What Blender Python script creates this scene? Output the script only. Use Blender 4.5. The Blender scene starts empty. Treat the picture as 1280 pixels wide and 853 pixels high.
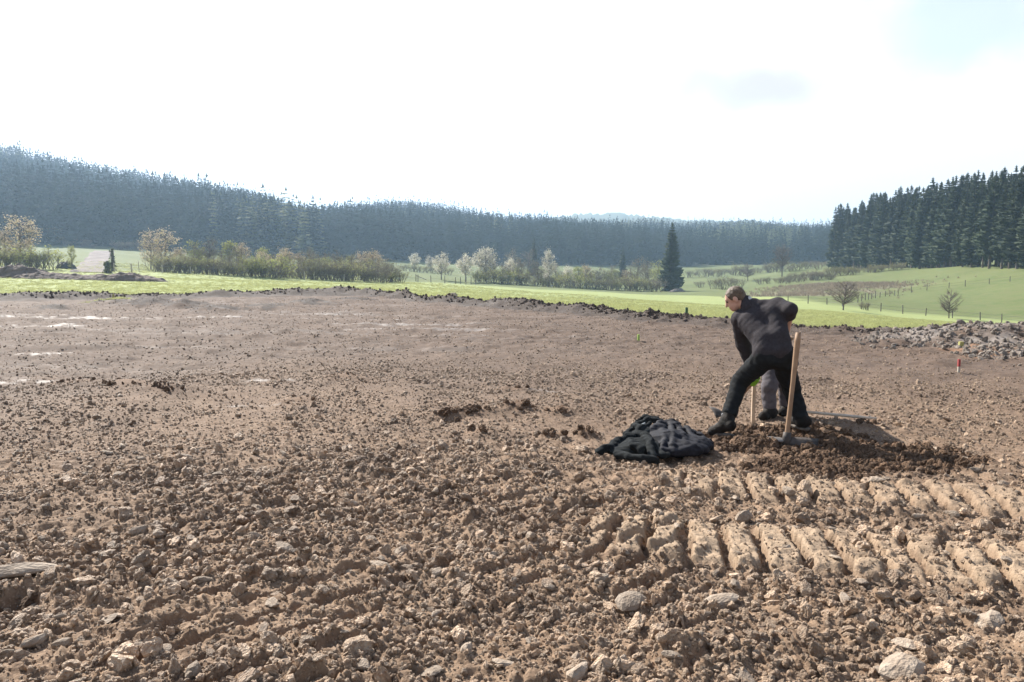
import bpy, bmesh, math, random
import numpy as np
from mathutils import Vector, Matrix

R_ = math.radians
rng = np.random.default_rng(7)
random.seed(7)
SC = bpy.context.scene
COL = SC.collection

# ------------------------------------------------------------------ camera
F = 995.6                     # focal length in photo pixels (28 mm on 36 mm)
PITCH = R_(5.83)
EYE = 1.65
HAZE = .0003
cam = bpy.data.cameras.new('camera'); cam.lens = 28; cam.sensor_width = 36
cam.clip_start = 0.1; cam.clip_end = 9000
camo = bpy.data.objects.new('camera', cam); COL.objects.link(camo)
camo.location = (0, 0, EYE); camo.rotation_euler = (R_(90) - PITCH, 0, 0)
SC.camera = camo

# ------------------------------------------------------------------ world, sun, exposure
SUN_AZ, SUN_EL = R_(-40), R_(38)      # azimuth from +Y, negative = to the left
world = bpy.data.worlds.new('World'); SC.world = world; world.use_nodes = True
wt = world.node_tree; wt.nodes.clear()
def wn(t, **k):
    n = wt.nodes.new(t)
    for a, b in k.items(): setattr(n, a, b)
    return n
sky = wn('ShaderNodeTexSky', sky_type='NISHITA', sun_disc=False, sun_elevation=SUN_EL,
         sun_rotation=SUN_AZ, altitude=400, air_density=1.0, dust_density=0.8, ozone_density=3.0)
bg = wn('ShaderNodeBackground'); bg.inputs['Strength'].default_value = 0.072
wo = wn('ShaderNodeOutputWorld')
tc = wn('ShaderNodeTexCoord')
mp = wn('ShaderNodeMapping'); mp.inputs['Scale'].default_value = (1.0, 1.0, 2.6)
wt.links.new(tc.outputs['Generated'], mp.inputs['Vector'])
nz = wn('ShaderNodeTexNoise'); nz.inputs['Scale'].default_value = 2.3; nz.inputs['Detail'].default_value = 6
nz.inputs['Roughness'].default_value = 0.55; nz.inputs['Distortion'].default_value = 0.3
wt.links.new(mp.outputs['Vector'], nz.inputs['Vector'])
def pixel_dir(px, py):
    u = (px - 640) / F; v = (426.5 - py) / F
    d = np.array([u, math.cos(PITCH) + v * math.sin(PITCH), -math.sin(PITCH) + v * math.cos(PITCH)])
    return d / np.linalg.norm(d)
def sky_blob(px, py, sx, sz):
    """soft patch of sky round a direction, uneven at its rim"""
    d = pixel_dir(px, py)
    s = wn('ShaderNodeVectorMath', operation='SUBTRACT'); s.inputs[1].default_value = tuple(d)
    wt.links.new(tc.outputs['Generated'], s.inputs[0])
    m = wn('ShaderNodeVectorMath', operation='MULTIPLY'); m.inputs[1].default_value = (1 / sx, 1 / sx, 1 / sz)
    wt.links.new(s.outputs[0], m.inputs[0])
    n2 = wn('ShaderNodeTexNoise'); n2.inputs['Scale'].default_value = 7; n2.inputs['Detail'].default_value = 5
    wt.links.new(tc.outputs['Generated'], n2.inputs['Vector'])
    n3 = wn('ShaderNodeVectorMath', operation='MULTIPLY_ADD')
    n3.inputs[1].default_value = (2.4, 2.4, 2.4); n3.inputs[2].default_value = (-1.2, -1.2, -1.2)
    wt.links.new(n2.outputs['Color'], n3.inputs[0])
    ad = wn('ShaderNodeVectorMath', operation='ADD')
    wt.links.new(m.outputs[0], ad.inputs[0]); wt.links.new(n3.outputs[0], ad.inputs[1])
    l = wn('ShaderNodeVectorMath', operation='LENGTH'); wt.links.new(ad.outputs[0], l.inputs[0])
    r = wn('ShaderNodeMapRange', interpolation_type='SMOOTHSTEP')
    r.inputs['From Min'].default_value = 1.15; r.inputs['From Max'].default_value = 0.35
    wt.links.new(l.outputs['Value'], r.inputs['Value'])
    return r.outputs['Result']
cov = wn('ShaderNodeMapRange', interpolation_type='SMOOTHSTEP')     # broken cloud cover
cov.inputs['From Min'].default_value = 0.50; cov.inputs['From Max'].default_value = 0.64
wt.links.new(nz.outputs['Fac'], cov.inputs['Value'])
sep = wn('ShaderNodeSeparateXYZ'); wt.links.new(tc.outputs['Generated'], sep.inputs[0])
low = wn('ShaderNodeMapRange', interpolation_type='SMOOTHSTEP'); low.inputs['From Min'].default_value = 0.52; low.inputs['From Max'].default_value = 0.24
wt.links.new(sep.outputs['Z'], low.inputs['Value'])
cmax = wn('ShaderNodeMath', operation='MAXIMUM'); wt.links.new(cov.outputs['Result'], cmax.inputs[0]); wt.links.new(low.outputs['Result'], cmax.inputs[1])
gp = wn('ShaderNodeMath', operation='MULTIPLY'); gp.inputs[1].default_value = .45; wt.links.new(sky_blob(1225, 20, 0.125, 0.07), gp.inputs[0]); gap = gp.outputs[0]
sub = wn('ShaderNodeMath', operation='SUBTRACT', use_clamp=True)
wt.links.new(cmax.outputs[0], sub.inputs[0]); wt.links.new(gap, sub.inputs[1])
cloudcol = wn('ShaderNodeMix', data_type='RGBA')
cloudcol.inputs['A'].default_value = (6.6, 6.5, 6.35, 1); cloudcol.inputs['B'].default_value = (4.7, 4.35, 4.4, 1)
wt.links.new(sky_blob(945, 112, 0.105, 0.035), cloudcol.inputs['Factor'])
mx = wn('ShaderNodeMix', data_type='RGBA')
wt.links.new(sub.outputs[0], mx.inputs['Factor'])
wt.links.new(sky.outputs['Color'], mx.inputs['A']); wt.links.new(cloudcol.outputs['Result'], mx.inputs['B'])
wt.links.new(mx.outputs['Result'], bg.inputs['Color']); wt.links.new(bg.outputs[0], wo.inputs['Surface'])

sun = bpy.data.lights.new('sun', 'SUN'); sun.energy = 5.0; sun.angle = R_(0.55); sun.color = (1.0, 0.95, 0.87)
suno = bpy.data.objects.new('sun', sun); COL.objects.link(suno); suno.location = (-60, 70, 80)
sd = Vector((math.sin(SUN_AZ) * math.cos(SUN_EL), math.cos(SUN_AZ) * math.cos(SUN_EL), math.sin(SUN_EL)))
suno.rotation_euler = (-sd).to_track_quat('-Z', 'Y').to_euler()

vs = SC.view_settings
vs.view_transform = 'Standard'; vs.look = 'None'; vs.gamma = 1; vs.use_curve_mapping = False
vs.exposure = 1.34
SC.render.engine = 'CYCLES'
SC.cycles.use_denoising = True
SC.cycles.max_bounces = 6; SC.cycles.diffuse_bounces = 3; SC.cycles.transmission_bounces = 4
SC.cycles.volume_bounces = 1; SC.cycles.transparent_max_bounces = 8

# ------------------------------------------------------------------ pixel helpers
def ray(px, py):
    u = (np.asarray(px, float) - 640) / F; v = (426.5 - np.asarray(py, float)) / F
    return u, math.cos(PITCH) + v * math.sin(PITCH), -math.sin(PITCH) + v * math.cos(PITCH)
def P(px, py, D):
    """point seen at a pixel, at depth D metres (world y)"""
    x, y, z = ray(px, py); k = D / y
    return np.array([x * k, D, EYE + z * k])
def G(px, py, z=0.0):
    """point on the level z seen at a pixel"""
    x, y, w = ray(px, py); k = (z - EYE) / w
    return np.array([x * k, y * k, z])
def az_of(px, py=345):
    x, y, _ = ray(px, py); return np.arctan2(x, y)
def slope_of(px, py):
    x, y, z = ray(px, py); return z / np.hypot(x, y)

# ------------------------------------------------------------------ numpy noise
def _h(ix, iy, iz=0, s=0):
    n = (ix.astype(np.int64) * 374761393 + iy.astype(np.int64) * 668265263 + np.asarray(iz).astype(np.int64) * 2147483647 + s * 974634777)
    n = n.astype(np.uint64) & np.uint64(0xffffffff)
    n = ((n ^ (n >> np.uint64(13))) * np.uint64(1274126177)) & np.uint64(0xffffffff)
    n = ((n ^ (n >> np.uint64(16))) * np.uint64(2246822519)) & np.uint64(0xffffffff)
    return ((n ^ (n >> np.uint64(15))) & np.uint64(0xffffff)).astype(np.float64) / 0xffffff
def vn2(x, y, s=0):
    ix = np.floor(x); iy = np.floor(y); fx = x - ix; fy = y - iy
    fx = fx * fx * fx * (fx * (fx * 6 - 15) + 10); fy = fy * fy * fy * (fy * (fy * 6 - 15) + 10)
    a = _h(ix, iy, 0, s); b = _h(ix + 1, iy, 0, s); c = _h(ix, iy + 1, 0, s); d = _h(ix + 1, iy + 1, 0, s)
    return (a * (1 - fx) + b * fx) * (1 - fy) + (c * (1 - fx) + d * fx) * fy
def fbm2(x, y, o=4, s=0, g=.5):
    t = 0; a = 1; n = 0
    for i in range(o):
        t = t + a * vn2(x * 2 ** i + 17.3 * i, y * 2 ** i - 9.1 * i, s + i); n += a; a *= g
    return t / n
def vn3(x, y, z, s=0):
    ix = np.floor(x); iy = np.floor(y); iz = np.floor(z); fx = x - ix; fy = y - iy; fz = z - iz
    fx = fx * fx * (3 - 2 * fx); fy = fy * fy * (3 - 2 * fy); fz = fz * fz * (3 - 2 * fz)
    r = 0
    for dz in (0, 1):
        a = _h(ix, iy, iz + dz, s); b = _h(ix + 1, iy, iz + dz, s)
        c = _h(ix, iy + 1, iz + dz, s); d = _h(ix + 1, iy + 1, iz + dz, s)
        v = (a * (1 - fx) + b * fx) * (1 - fy) + (c * (1 - fx) + d * fx) * fy
        r = r + v * (fz if dz else 1 - fz)
    return r
def domes(x, y, cell, s=0, rmin=.3, rmax=.62, p=.8):
    """height of a field of lumps, one per cell at most; flat facetted tops"""
    gx = x / cell; gy = y / cell; ix = np.floor(gx); iy = np.floor(gy); out = np.zeros_like(gx)
    for dx in (-1, 0, 1):
        for dy in (-1, 0, 1):
            cx = ix + dx; cy = iy + dy
            px = cx + _h(cx, cy, 1, s); py = cy + _h(cx, cy, 2, s)
            rr = rmin + (rmax - rmin) * _h(cx, cy, 3, s) ** 1.7
            on = _h(cx, cy, 4, s) < p
            a = _h(cx, cy, 5, s) * 6.283; ca = np.cos(a); sa = np.sin(a)
            ex = (gx - px) * ca + (gy - py) * sa; ey = -(gx - px) * sa + (gy - py) * ca
            st = .7 + .7 * _h(cx, cy, 6, s)
            d2 = (ex * st) ** 2 + (ey / st) ** 2
            t1 = (_h(cx, cy, 7, s) - .5) * .9; t2 = (_h(cx, cy, 8, s) - .5) * .9
            h = np.sqrt(np.maximum(rr * rr - d2, 0)); h = np.minimum(h, rr * .72 + t1 * ex + t2 * ey)
            out = np.maximum(out, np.where(on, h, 0))
    return out * cell
def sstep(a, b, x):
    t = np.clip((x - a) / (b - a), 0, 1); return t * t * (3 - 2 * t)

# ------------------------------------------------------------------ materials
def mat(name, col, rough=.9, col2=None, scale=20, detail=4, bump=0, bscale=60, trans=0, tint=0, rnd=0, spec=.3, metallic=0, coord='Object', bdist=.01):
    m = bpy.data.materials.new(name); m.use_nodes = True; nt = m.node_tree; N = nt.nodes; L = nt.links
    b = N['Principled BSDF']; b.inputs['Roughness'].default_value = rough
    b.inputs['Specular IOR Level'].default_value = spec; b.inputs['Metallic'].default_value = metallic
    t = N.new('ShaderNodeTexCoord'); out = None
    rgb = N.new('ShaderNodeRGB'); rgb.outputs[0].default_value = (*col, 1); out = rgb.outputs[0]
    if col2 is not None:
        n = N.new('ShaderNodeTexNoise'); n.inputs['Scale'].default_value = scale; n.inputs['Detail'].default_value = detail
        L.new(t.outputs[coord], n.inputs['Vector'])
        r = N.new('ShaderNodeMapRange'); r.inputs['From Min'].default_value = .33; r.inputs['From Max'].default_value = .67
        L.new(n.outputs['Fac'], r.inputs['Value'])
        x = N.new('ShaderNodeMix'); x.data_type = 'RGBA'; x.inputs['A'].default_value = (*col, 1); x.inputs['B'].default_value = (*col2, 1)
        L.new(r.outputs['Result'], x.inputs['Factor']); out = x.outputs['Result']
    if rnd or tint:
        h = N.new('ShaderNodeHueSaturation'); L.new(out, h.inputs['Color'])
        mr = N.new('ShaderNodeMapRange'); a = rnd or tint
        mr.inputs['To Min'].default_value = 1 - a; mr.inputs['To Max'].default_value = 1 + a
        if tint:
            at = N.new('ShaderNodeAttribute'); at.attribute_type = 'INSTANCER'; at.attribute_name = 'tint'; L.new(at.outputs['Fac'], mr.inputs['Value'])
        else:
            oi = N.new('ShaderNodeObjectInfo'); L.new(oi.outputs['Random'], mr.inputs['Value'])
        L.new(mr.outputs['Result'], h.inputs['Value']); out = h.outputs['Color']
    L.new(out, b.inputs['Base Color'])
    if bump:
        n = N.new('ShaderNodeTexNoise'); n.inputs['Scale'].default_value = bscale; n.inputs['Detail'].default_value = 5
        L.new(t.outputs[coord], n.inputs['Vector'])
        bp = N.new('ShaderNodeBump'); bp.inputs['Strength'].default_value = bump; bp.inputs['Distance'].default_value = bdist
        L.new(n.outputs['Fac'], bp.inputs['Height']); L.new(bp.outputs[0], b.inputs['Normal'])
    if trans:
        tr = N.new('ShaderNodeBsdfTranslucent'); L.new(out, tr.inputs['Color'])
        ms = N.new('ShaderNodeMixShader'); ms.inputs[0].default_value = trans
        L.new(b.outputs[0], ms.inputs[1]); L.new(tr.outputs[0], ms.inputs[2])
        L.new(ms.outputs[0], N['Material Output'].inputs['Surface'])
    return m

# ------------------------------------------------------------------ object helpers
def tag(o, label=None, cat=None, group=None, kind=None):
    if label: o['label'] = label
    if cat: o['category'] = cat
    if group: o['group'] = group
    if kind: o['kind'] = kind
    return o
def mesh_np(name, V, Fq, smooth=True, tris=False):
    """mesh from numpy arrays: V (n,3), Fq (m,4) quads or (m,3) triangles"""
    V = np.asarray(V, np.float32); Fq = np.asarray(Fq, np.int32)
    me = bpy.data.meshes.new(name); k = Fq.shape[1]
    me.vertices.add(len(V)); me.vertices.foreach_set('co', V.ravel())
    me.loops.add(Fq.size); me.loops.foreach_set('vertex_index', Fq.ravel())
    me.polygons.add(len(Fq)); me.polygons.foreach_set('loop_start', np.arange(0, Fq.size, k, dtype=np.int32))
    me.update(calc_edges=True)
    if smooth: me.polygons.foreach_set('use_smooth', np.ones(len(Fq), bool))
    me.validate(); return me
def link(name, me, m=None, parent=None, loc=None):
    o = bpy.data.objects.new(name, me); COL.objects.link(o)
    if m is not None: 
        if len(me.materials) == 0: me.materials.append(m)
    if parent is not None: o.parent = parent
    if loc is not None: o.location = loc
    return o
def empty(name, loc=(0, 0, 0)):
    o = bpy.data.objects.new(name, None); COL.objects.link(o); o.location = loc; o.empty_display_size = .2; return o
def fattr(me, name, v):
    a = me.attributes.new(name, 'FLOAT', 'POINT'); a.data.foreach_set('value', np.asarray(v, np.float32))
class MB:
    """collects tubes, boxes and cards; verts/faces lists"""
    def __init__(s): s.v = []; s.f = []
    def tube(s, pts, rad, n=8, cap=True):
        pts = [Vector(p) for p in pts]; base = len(s.v); up = None
        for i, p in enumerate(pts):
            d = (pts[min(i + 1, len(pts) - 1)] - pts[max(i - 1, 0)]); d = d.normalized() if d.length > 1e-9 else Vector((0, 0, 1))
            if up is None: up = Vector((1, 0, 0)) if abs(d.x) < .9 else Vector((0, 1, 0))
            a = d.cross(up).normalized(); b = d.cross(a); up = b.cross(d) * -1 if False else a.cross(d)
            for k in range(n):
                t = 6.28318 * k / n; s.v.append(tuple(p + (a * math.cos(t) + b * math.sin(t)) * rad[i]))
        for i in range(len(pts) - 1):
            for k in range(n):
                q = base + i * n; s.f.append((q + k, q + (k + 1) % n, q + n + (k + 1) % n, q + n + k))
        if cap:
            s.f.append(tuple(base + k for k in range(n))[::-1]); s.f.append(tuple(base + (len(pts) - 1) * n + k for k in range(n)))
    def box(s, c, sx, sy, sz, M=None):
        b = len(s.v)
        for z in (-1, 1):
            for y in (-1, 1):
                for x in (-1, 1):
                    p = Vector((x * sx / 2, y * sy / 2, z * sz / 2))
                    if M is not None: p = M @ p
                    s.v.append(tuple(p + Vector(c)))
        for f in ((0, 2, 3, 1), (4, 5, 7, 6), (0, 1, 5, 4), (2, 6, 7, 3), (0, 4, 6, 2), (1, 3, 7, 5)): s.f.append(tuple(b + i for i in f))
    def build(s, name, m, parent=None, smooth=False, bevel=0):
        me = bpy.data.meshes.new(name); me.from_pydata(s.v, [], s.f)
        if bevel:
            bm = bmesh.new(); bm.from_mesh(me)
            bmesh.ops.bevel(bm, geom=bm.edges[:], offset=bevel, segments=2, affect='EDGES'); bm.to_mesh(me); bm.free()
        if smooth: me.polygons.foreach_set('use_smooth', [True] * len(me.polygons))
        me.update(); return link(name, me, m, parent)

PROTO = {}
def proto_collection(name, objs):
    c = bpy.data.collections.new(name)
    for i, (me, m) in enumerate(objs):
        o = bpy.data.objects.new(f'{name}_{i:02d}', me)
        if m is not None and len(me.materials) == 0: me.materials.append(m)
        c.objects.link(o)
    return c
def scatter(name, coll, pts, scl, rot, idx, tint=None):
    """one object whose points carry instances of the meshes in coll"""
    n = len(pts); me = bpy.data.meshes.new(name); me.vertices.add(n)
    me.vertices.foreach_set('co', np.asarray(pts, np.float32).ravel())
    for nm, val in (('scl', scl), ('rot', rot)):
        a = me.attributes.new(nm, 'FLOAT_VECTOR', 'POINT'); a.data.foreach_set('vector', np.asarray(val, np.float32).ravel())
    a = me.attributes.new('idx', 'INT', 'POINT'); a.data.foreach_set('value', np.asarray(idx, np.int32))
    fattr(me, 'tint', tint if tint is not None else rng.random(n))
    o = link(name, me)
    g = bpy.data.node_groups.new(name, 'GeometryNodeTree')
    g.interface.new_socket('Geometry', in_out='INPUT', socket_type='NodeSocketGeometry')
    g.interface.new_socket('Geometry', in_out='OUTPUT', socket_type='NodeSocketGeometry')
    N = g.nodes; L = g.links
    gi = N.new('NodeGroupInput'); go = N.new('NodeGroupOutput')
    ci = N.new('GeometryNodeCollectionInfo'); ci.inputs['Collection'].default_value = coll
    ci.inputs['Separate Children'].default_value = True; ci.inputs['Reset Children'].default_value = True
    ip = N.new('GeometryNodeInstanceOnPoints'); ip.inputs['Pick Instance'].default_value = True
    def na(nm, t):
        x = N.new('GeometryNodeInputNamedAttribute'); x.data_type = t; x.inputs['Name'].default_value = nm; return x.outputs['Attribute']
    L.new(gi.outputs[0], ip.inputs['Points']); L.new(ci.outputs[0], ip.inputs['Instance'])
    L.new(na('idx', 'INT'), ip.inputs['Instance Index'])
    e2r = N.new('FunctionNodeEulerToRotation'); L.new(na('rot', 'FLOAT_VECTOR'), e2r.inputs[0]); L.new(e2r.outputs[0], ip.inputs['Rotation'])
    L.new(na('scl', 'FLOAT_VECTOR'), ip.inputs['Scale']); L.new(ip.outputs[0], go.inputs[0])
    md = o.modifiers.new('scatter', 'NODES'); md.node_group = g
    return o

# ================================================================== THE LAND
# edge of the stripped field, traced on level ground
EDGE = [(-260, 374), (0, 373), (150, 372), (300, 369), (430, 367), (480, 370), (520, 375), (600, 380), (700, 387), (800, 397), (900, 403),
        (1000, 409), (1100, 413), (1200, 415), (1280, 415), (1540, 414)]
_ea = np.array([az_of(a, b) for a, b in EDGE]); _er = np.array([np.hypot(*G(a, b)[:2]) for a, b in EDGE])
def r_edge(az): return np.interp(az, _ea, _er)

# height of the land beyond the field: (photo row, distance) down columns of the picture
COLS = {
    -260: [(350, 105), (338, 150), (324, 230), (306, 330), (205, 650)],
    0: [(346, 105), (334, 150), (322, 230), (306, 330), (221, 650)],
    110: [(347, 108), (338, 150), (322, 230), (311, 320), (246, 660)],
    200: [(346, 120), (339, 155), (326, 240), (312, 340), (259, 680)],
    320: [(350, 120), (344, 160), (330, 260), (318, 370), (272, 690)],
    395: [(353, 125), (347, 165), (335, 260), (322, 380), (293, 700)],
    500: [(357, 125), (353, 170), (341, 270), (328, 400), (282, 710)],
    640: [(367, 120), (359, 195), (346, 300), (332, 420), (296, 740)],
    780: [(374, 120), (365, 225), (350, 330), (334, 470), (302, 800)],
    840: [(378, 118), (365, 245), (350, 350), (334, 500), (304, 850)],
    940: [(384, 112), (369, 180), (354, 290), (341, 400), (331, 540), (304, 860)],
    1030: [(388, 108), (380, 135), (362, 190), (348, 280), (335, 352), (330, 560), (303, 880)],
    1120: [(396, 115), (391, 135), (368, 180), (349, 235), (334, 285), (330, 500), (303, 880)],
    1200: [(403, 118), (397, 135), (372, 165), (350, 200), (334, 235), (328, 500), (300, 880)],
    1280: [(408, 118), (402, 135), (374, 155), (351, 180), (334, 200), (326, 500), (300, 880)],
    1540: [(410, 118), (404, 130), (374, 145), (351, 165), (334, 185), (324, 500), (300, 880)],
}
TA = np.linspace(R_(-50), R_(50), 401); TR = np.geomspace(15, 3600, 420)
_rows = []; _az = []
for cx in sorted(COLS):
    a = az_of(cx); re = float(r_edge(a))
    rr = [re, re + 2] ; zz = [0, -.1]
    for py, r in COLS[cx]: rr.append(r); zz.append(EYE + float(slope_of(cx, py)) * r)
    rr += [rr[-1] + 150, rr[-1] + 600, 3600]; zz += [zz[-1] - 2, zz[-1] * .35, 10]
    _rows.append(np.interp(TR, rr, zz)); _az.append(a)
_rows = np.array(_rows); _az = np.array(_az)
TZ = np.array([np.interp(TA, _az, _rows[:, j]) for j in range(len(TR))])     # (r, az)
def _blur(a, n, ax):
    k = np.hanning(n * 2 + 3)[1:-1]; k /= k.sum()
    pad = [(0, 0), (0, 0)]; pad[ax] = (n, n); b = np.pad(a, pad, mode='edge')
    return np.apply_along_axis(lambda v: np.convolve(v, k, 'valid'), ax, b)
TZ = _blur(_blur(TZ, 9, 1), 4, 0)
_lr = np.log(TR)
def land(x, y):
    x = np.asarray(x, float); y = np.asarray(y, float)
    r = np.hypot(x, y); az = np.arctan2(x, y)
    i = np.clip((np.log(np.maximum(r, 1)) - _lr[0]) / (_lr[1] - _lr[0]), 0, len(TR) - 1.001)
    j = np.clip((az - TA[0]) / (TA[1] - TA[0]), 0, len(TA) - 1.001)
    i0 = i.astype(int); j0 = j.astype(int); fi = i - i0; fj = j - j0
    z = (TZ[i0, j0] * (1 - fi) + TZ[i0 + 1, j0] * fi) * (1 - fj) + (TZ[i0, j0 + 1] * (1 - fi) + TZ[i0 + 1, j0 + 1] * fi) * fj
    k = sstep(1.0, 1.12, r / r_edge(az))
    z = z * np.maximum(k, 0) 
    z = z + k * (fbm2(x * .05, y * .05, 3, 50) - .5) * np.clip(r * .006, 0, 2.0)
    back = sstep(R_(52), R_(95), np.abs(az))           # behind the viewer the land lies open and level
    return z * (1 - back) + back * (fbm2(x * .01, y * .01, 3, 60) - .5) * np.clip((r - 40) * .02, 0, 14)
def hit(px, py, rmin=None):
    """where the line of sight through a pixel meets the land beyond the field"""
    x, y, z = ray(px, py); h = math.hypot(x, y); a = math.atan2(x, y)
    rs = np.geomspace(rmin or float(r_edge(a)) * 1.05, 1500, 1500)
    zz = land(rs * math.sin(a), rs * math.cos(a)); los = EYE + rs * z / h
    k = np.nonzero(zz >= los)[0]
    r = rs[k[0]] if len(k) else rs[np.argmin(np.abs(zz - los))]
    X, Y = r * math.sin(a), r * math.cos(a)
    return np.array([X, Y, float(land(X, Y))]), r

# ------------------------------------------------------------------ the bare soil
TD = np.array([.982, -.187]); TN = np.array([.187, .982])            # crawler track: travel and shoe directions (right)
T2N = np.array([.76, .65]); T2D = np.array([.65, -.76])             # and the older, fainter passes on the left
c1 = G(1000, 694)[:2]; c2 = G(1010, 622)[:2]; c3 = G(1000, 800)[:2]
DIG = [(G(1030, 560)[:2], .95, .55), (G(955, 545)[:2], .75, .5), (G(1090, 575)[:2], .7, .5), (G(1010, 592)[:2], .55, .4), (G(1150, 578)[:2], .6, .4)]
HEAP = [(562, 527, .22, -.05), (595, 520, .3, .06), (650, 516, .35, .09), (700, 520, .3, .07), (600, 545, .25, .05), (690, 548, .22, .07), (735, 545, .2, .08),
        (560, 521, .25, .05), (1022, 540, .3, .07), (950, 556, .28, .06), (1080, 530, .3, .05), (1045, 560, .3, .05),
        (100, 482, .5, .07), (165, 488, .5, .09), (60, 476, .5, .05), (205, 492, .4, .05), (430, 478, .5, .05), (640, 490, .4, .05), (380, 500, .4, .04), (8, 752, .16, -.10), (30, 744, .12, -.07)]  # final entries: a hollow, its shadow painted in by the dark mask
BERM = [(60, 387, 1.0, .10), (150, 382, 1.4, .16), (190, 384, 1.4, .2), (235, 387, 1.3, .18), (270, 390, 1.2, .12),
        (330, 386, 1.4, .1), (390, 381, 1.4, .1), (440, 377, 1.5, .1), (500, 374, 1.2, .1)]
RUB = [(1150, 424, 1.2, .2), (1180, 421, 1.0, .25), (1215, 425, 1.2, .3), (1250, 428, 1.2, .32), (1285, 424, 1.6, .5), (1240, 440, .8, .16),
       (1265, 446, .7, .2), (1300, 450, 1.0, .32), (1170, 412, 1.0, .22), (1280, 412, 1.0, .4), (1340, 430, 2.0, .5), (1130, 430, .8, .1)]
def soil(x, y, want=False):
    x = np.asarray(x, float); y = np.asarray(y, float)
    r = np.hypot(x, y); az = np.arctan2(x, y); re = r_edge(az)
    wx = x + (fbm2(x * 9, y * 9, 2, 1) - .5) * .07 + (vn2(x * 40, y * 40, 71) - .5) * .016
    wy = y + (fbm2(x * 9, y * 9, 2, 2) - .5) * .07 + (vn2(x * 40, y * 40, 72) - .5) * .016
    near = 1 - sstep(5.2, 9.5, r + 1.5 * (fbm2(x * .5, y * .5, 2, 3) - .5) * 2 - .25 * (x > 1.5) * (y - 5))
    far = sstep(9, 16, r)
    h = (fbm2(x * .35, y * .35, 3, 4) - .5) * .16 * (1 - far * .3) + (fbm2(x * 1.6, y * 1.6, 3, 5) - .5) * .07
    # crawler shoe prints
    def prints(cc, d, n, half, pitch, s, edge=.07):
        u = (wx - cc[0]) * d[0] + (wy - cc[1]) * d[1]; w = (wx - cc[0]) * n[0] + (wy - cc[1]) * n[1]
        u = u + (vn2(x * 1.7, y * 1.7, s) - .5) * .06
        ph = (u / pitch) % 1.0
        pr = sstep(0, .055, ph) * (1 - sstep(.66, .82, ph))
        m = sstep(half + edge, half - edge, np.abs(w + (vn2(x * 6, y * 6, s + 1) - .5) * .1))
        return pr, m
    p1, m1 = prints(c1, TD, TN, .33, .205, 11); p2, m2 = prints(c2, TD, TN, .27, .205, 12); p3, m3 = prints(c3, TD, TN, .3, .205, 13)
    keep = sstep(.36, .5, fbm2(x * 1.3 + 5, y * 1.3, 2, 14))
    keep3 = sstep(.45, .6, fbm2(x * 1.5 + 9, y * 1.5, 2, 15))
    right = sstep(.25, .6, x - .12 * (y - 4.3))
    m1 = m1 * right * (.66 + .34 * keep); m2 = m2 * sstep(.9, 1.4, x) * (.22 + .6 * keep); m3 = m3 * right * keep3 * .6
    q, mq = prints(np.array([-1.2, 4.2]), T2D, T2N, 30, .215, 16)
    mq = mq * sstep(.9, .2, x - .1 * y) * sstep(6.6, 4.6, r) * sstep(.4, .6, fbm2(x * .9, y * .9, 2, 17)) * .75
    tread = p1 * m1 + p2 * m2 + p3 * m3 + q * mq * .7
    flat = np.clip(m1 * p1 * .8 + m2 * p2 * .7, 0, .85)
    h = h + tread * .082 - (m1 + m2) * .02
    # clods
    dig = np.zeros_like(h)
    for c, rad, st in DIG:
        d = np.hypot((x - c[0]), (y - c[1]) * 1.25) / rad
        dig = np.maximum(dig, sstep(1.1, .55, d + (fbm2(x * 4, y * 4, 3, 18) - .5) * .7))
    hp = np.zeros_like(h); hmask = np.zeros_like(h); bmask = np.zeros_like(h)
    for px, py, rad, hh in HEAP:
        c = G(px, py); d = np.hypot((x - c[0]), (y - c[1]) * 1.1) / rad
        b = np.exp(-(d * 1.5) ** 2); hp = hp + b * hh; hmask = np.maximum(hmask, sstep(.2, .7, b + (fbm2(x * 5, y * 5, 2, 19) - .5) * .6))
    for lst in (BERM, RUB):
        for px, py, rad, hh in lst:
            c = G(px, py); d = np.hypot((x - c[0]), (y - c[1])) / rad
            b = np.exp(-(d * 1.4) ** 2); hp = hp + b * hh * (.5 + fbm2(x * 2, y * 2, 3, 20)) * (.32 if lst is RUB else 1.5); hmask = np.maximum(hmask, b * .7) if lst is RUB else hmask; bmask = np.maximum(bmask, b) if lst is BERM else bmask
    dark = np.clip(np.maximum(dig, hmask * sstep(0, .1, np.abs(hp) + .02) * (1 - far)), 0, 1)  # dark earth of digs and heaps; in the small hollow, painted shadow
    rough = np.clip(.42 + .58 * near + .5 * dark * (1 - far), 0, 1.15)
    big = domes(wx, wy, .21, 21, .18, .5, .42) * near * .7
    c_ = big * (1 - flat * .7)
    c_ = np.maximum(c_, 0) + domes(wx, wy, .105, 22, .25, .6, .7) * rough * (1 - flat * .72)
    c_ = c_ + domes(wx, wy, .052, 23, .3, .65, .85) * (rough * .8 + .1) * (1 - flat * .25)
    c_ = c_ + domes(wx, wy, .026, 24, .3, .65, .9) * (.8 + .5 * flat)
    h = h + c_ * .62 + hp
    h = h + far * ((fbm2(x * 2.2, y * 3.0, 3, 39) - .5) * .09 + (fbm2(x * 7, y * 9, 2, 44) - .5) * .035)
    # long smeared passes across the far part, and the low bank where the turf was cut
    lw = x * .12 + y
    h = h + far * (np.abs(((lw + (fbm2(x * .15, y * .15, 2, 25) - .5) * 1.4) % 1.5) - .75) - .37) * .07
    edge = np.exp(-((r - re * .975) / (re * .022 + .15)) ** 2)
    eb = (.05 + .24 * fbm2(x * .7, y * .7, 3, 26) ** 1.5 + .10 * fbm2(x * 3, y * 3, 2, 27)) * sstep(.4, .6, .35 + .6 * fbm2(x * .25, y * .25, 2, 28))
    left = sstep(R_(24), R_(3), az)
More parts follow.
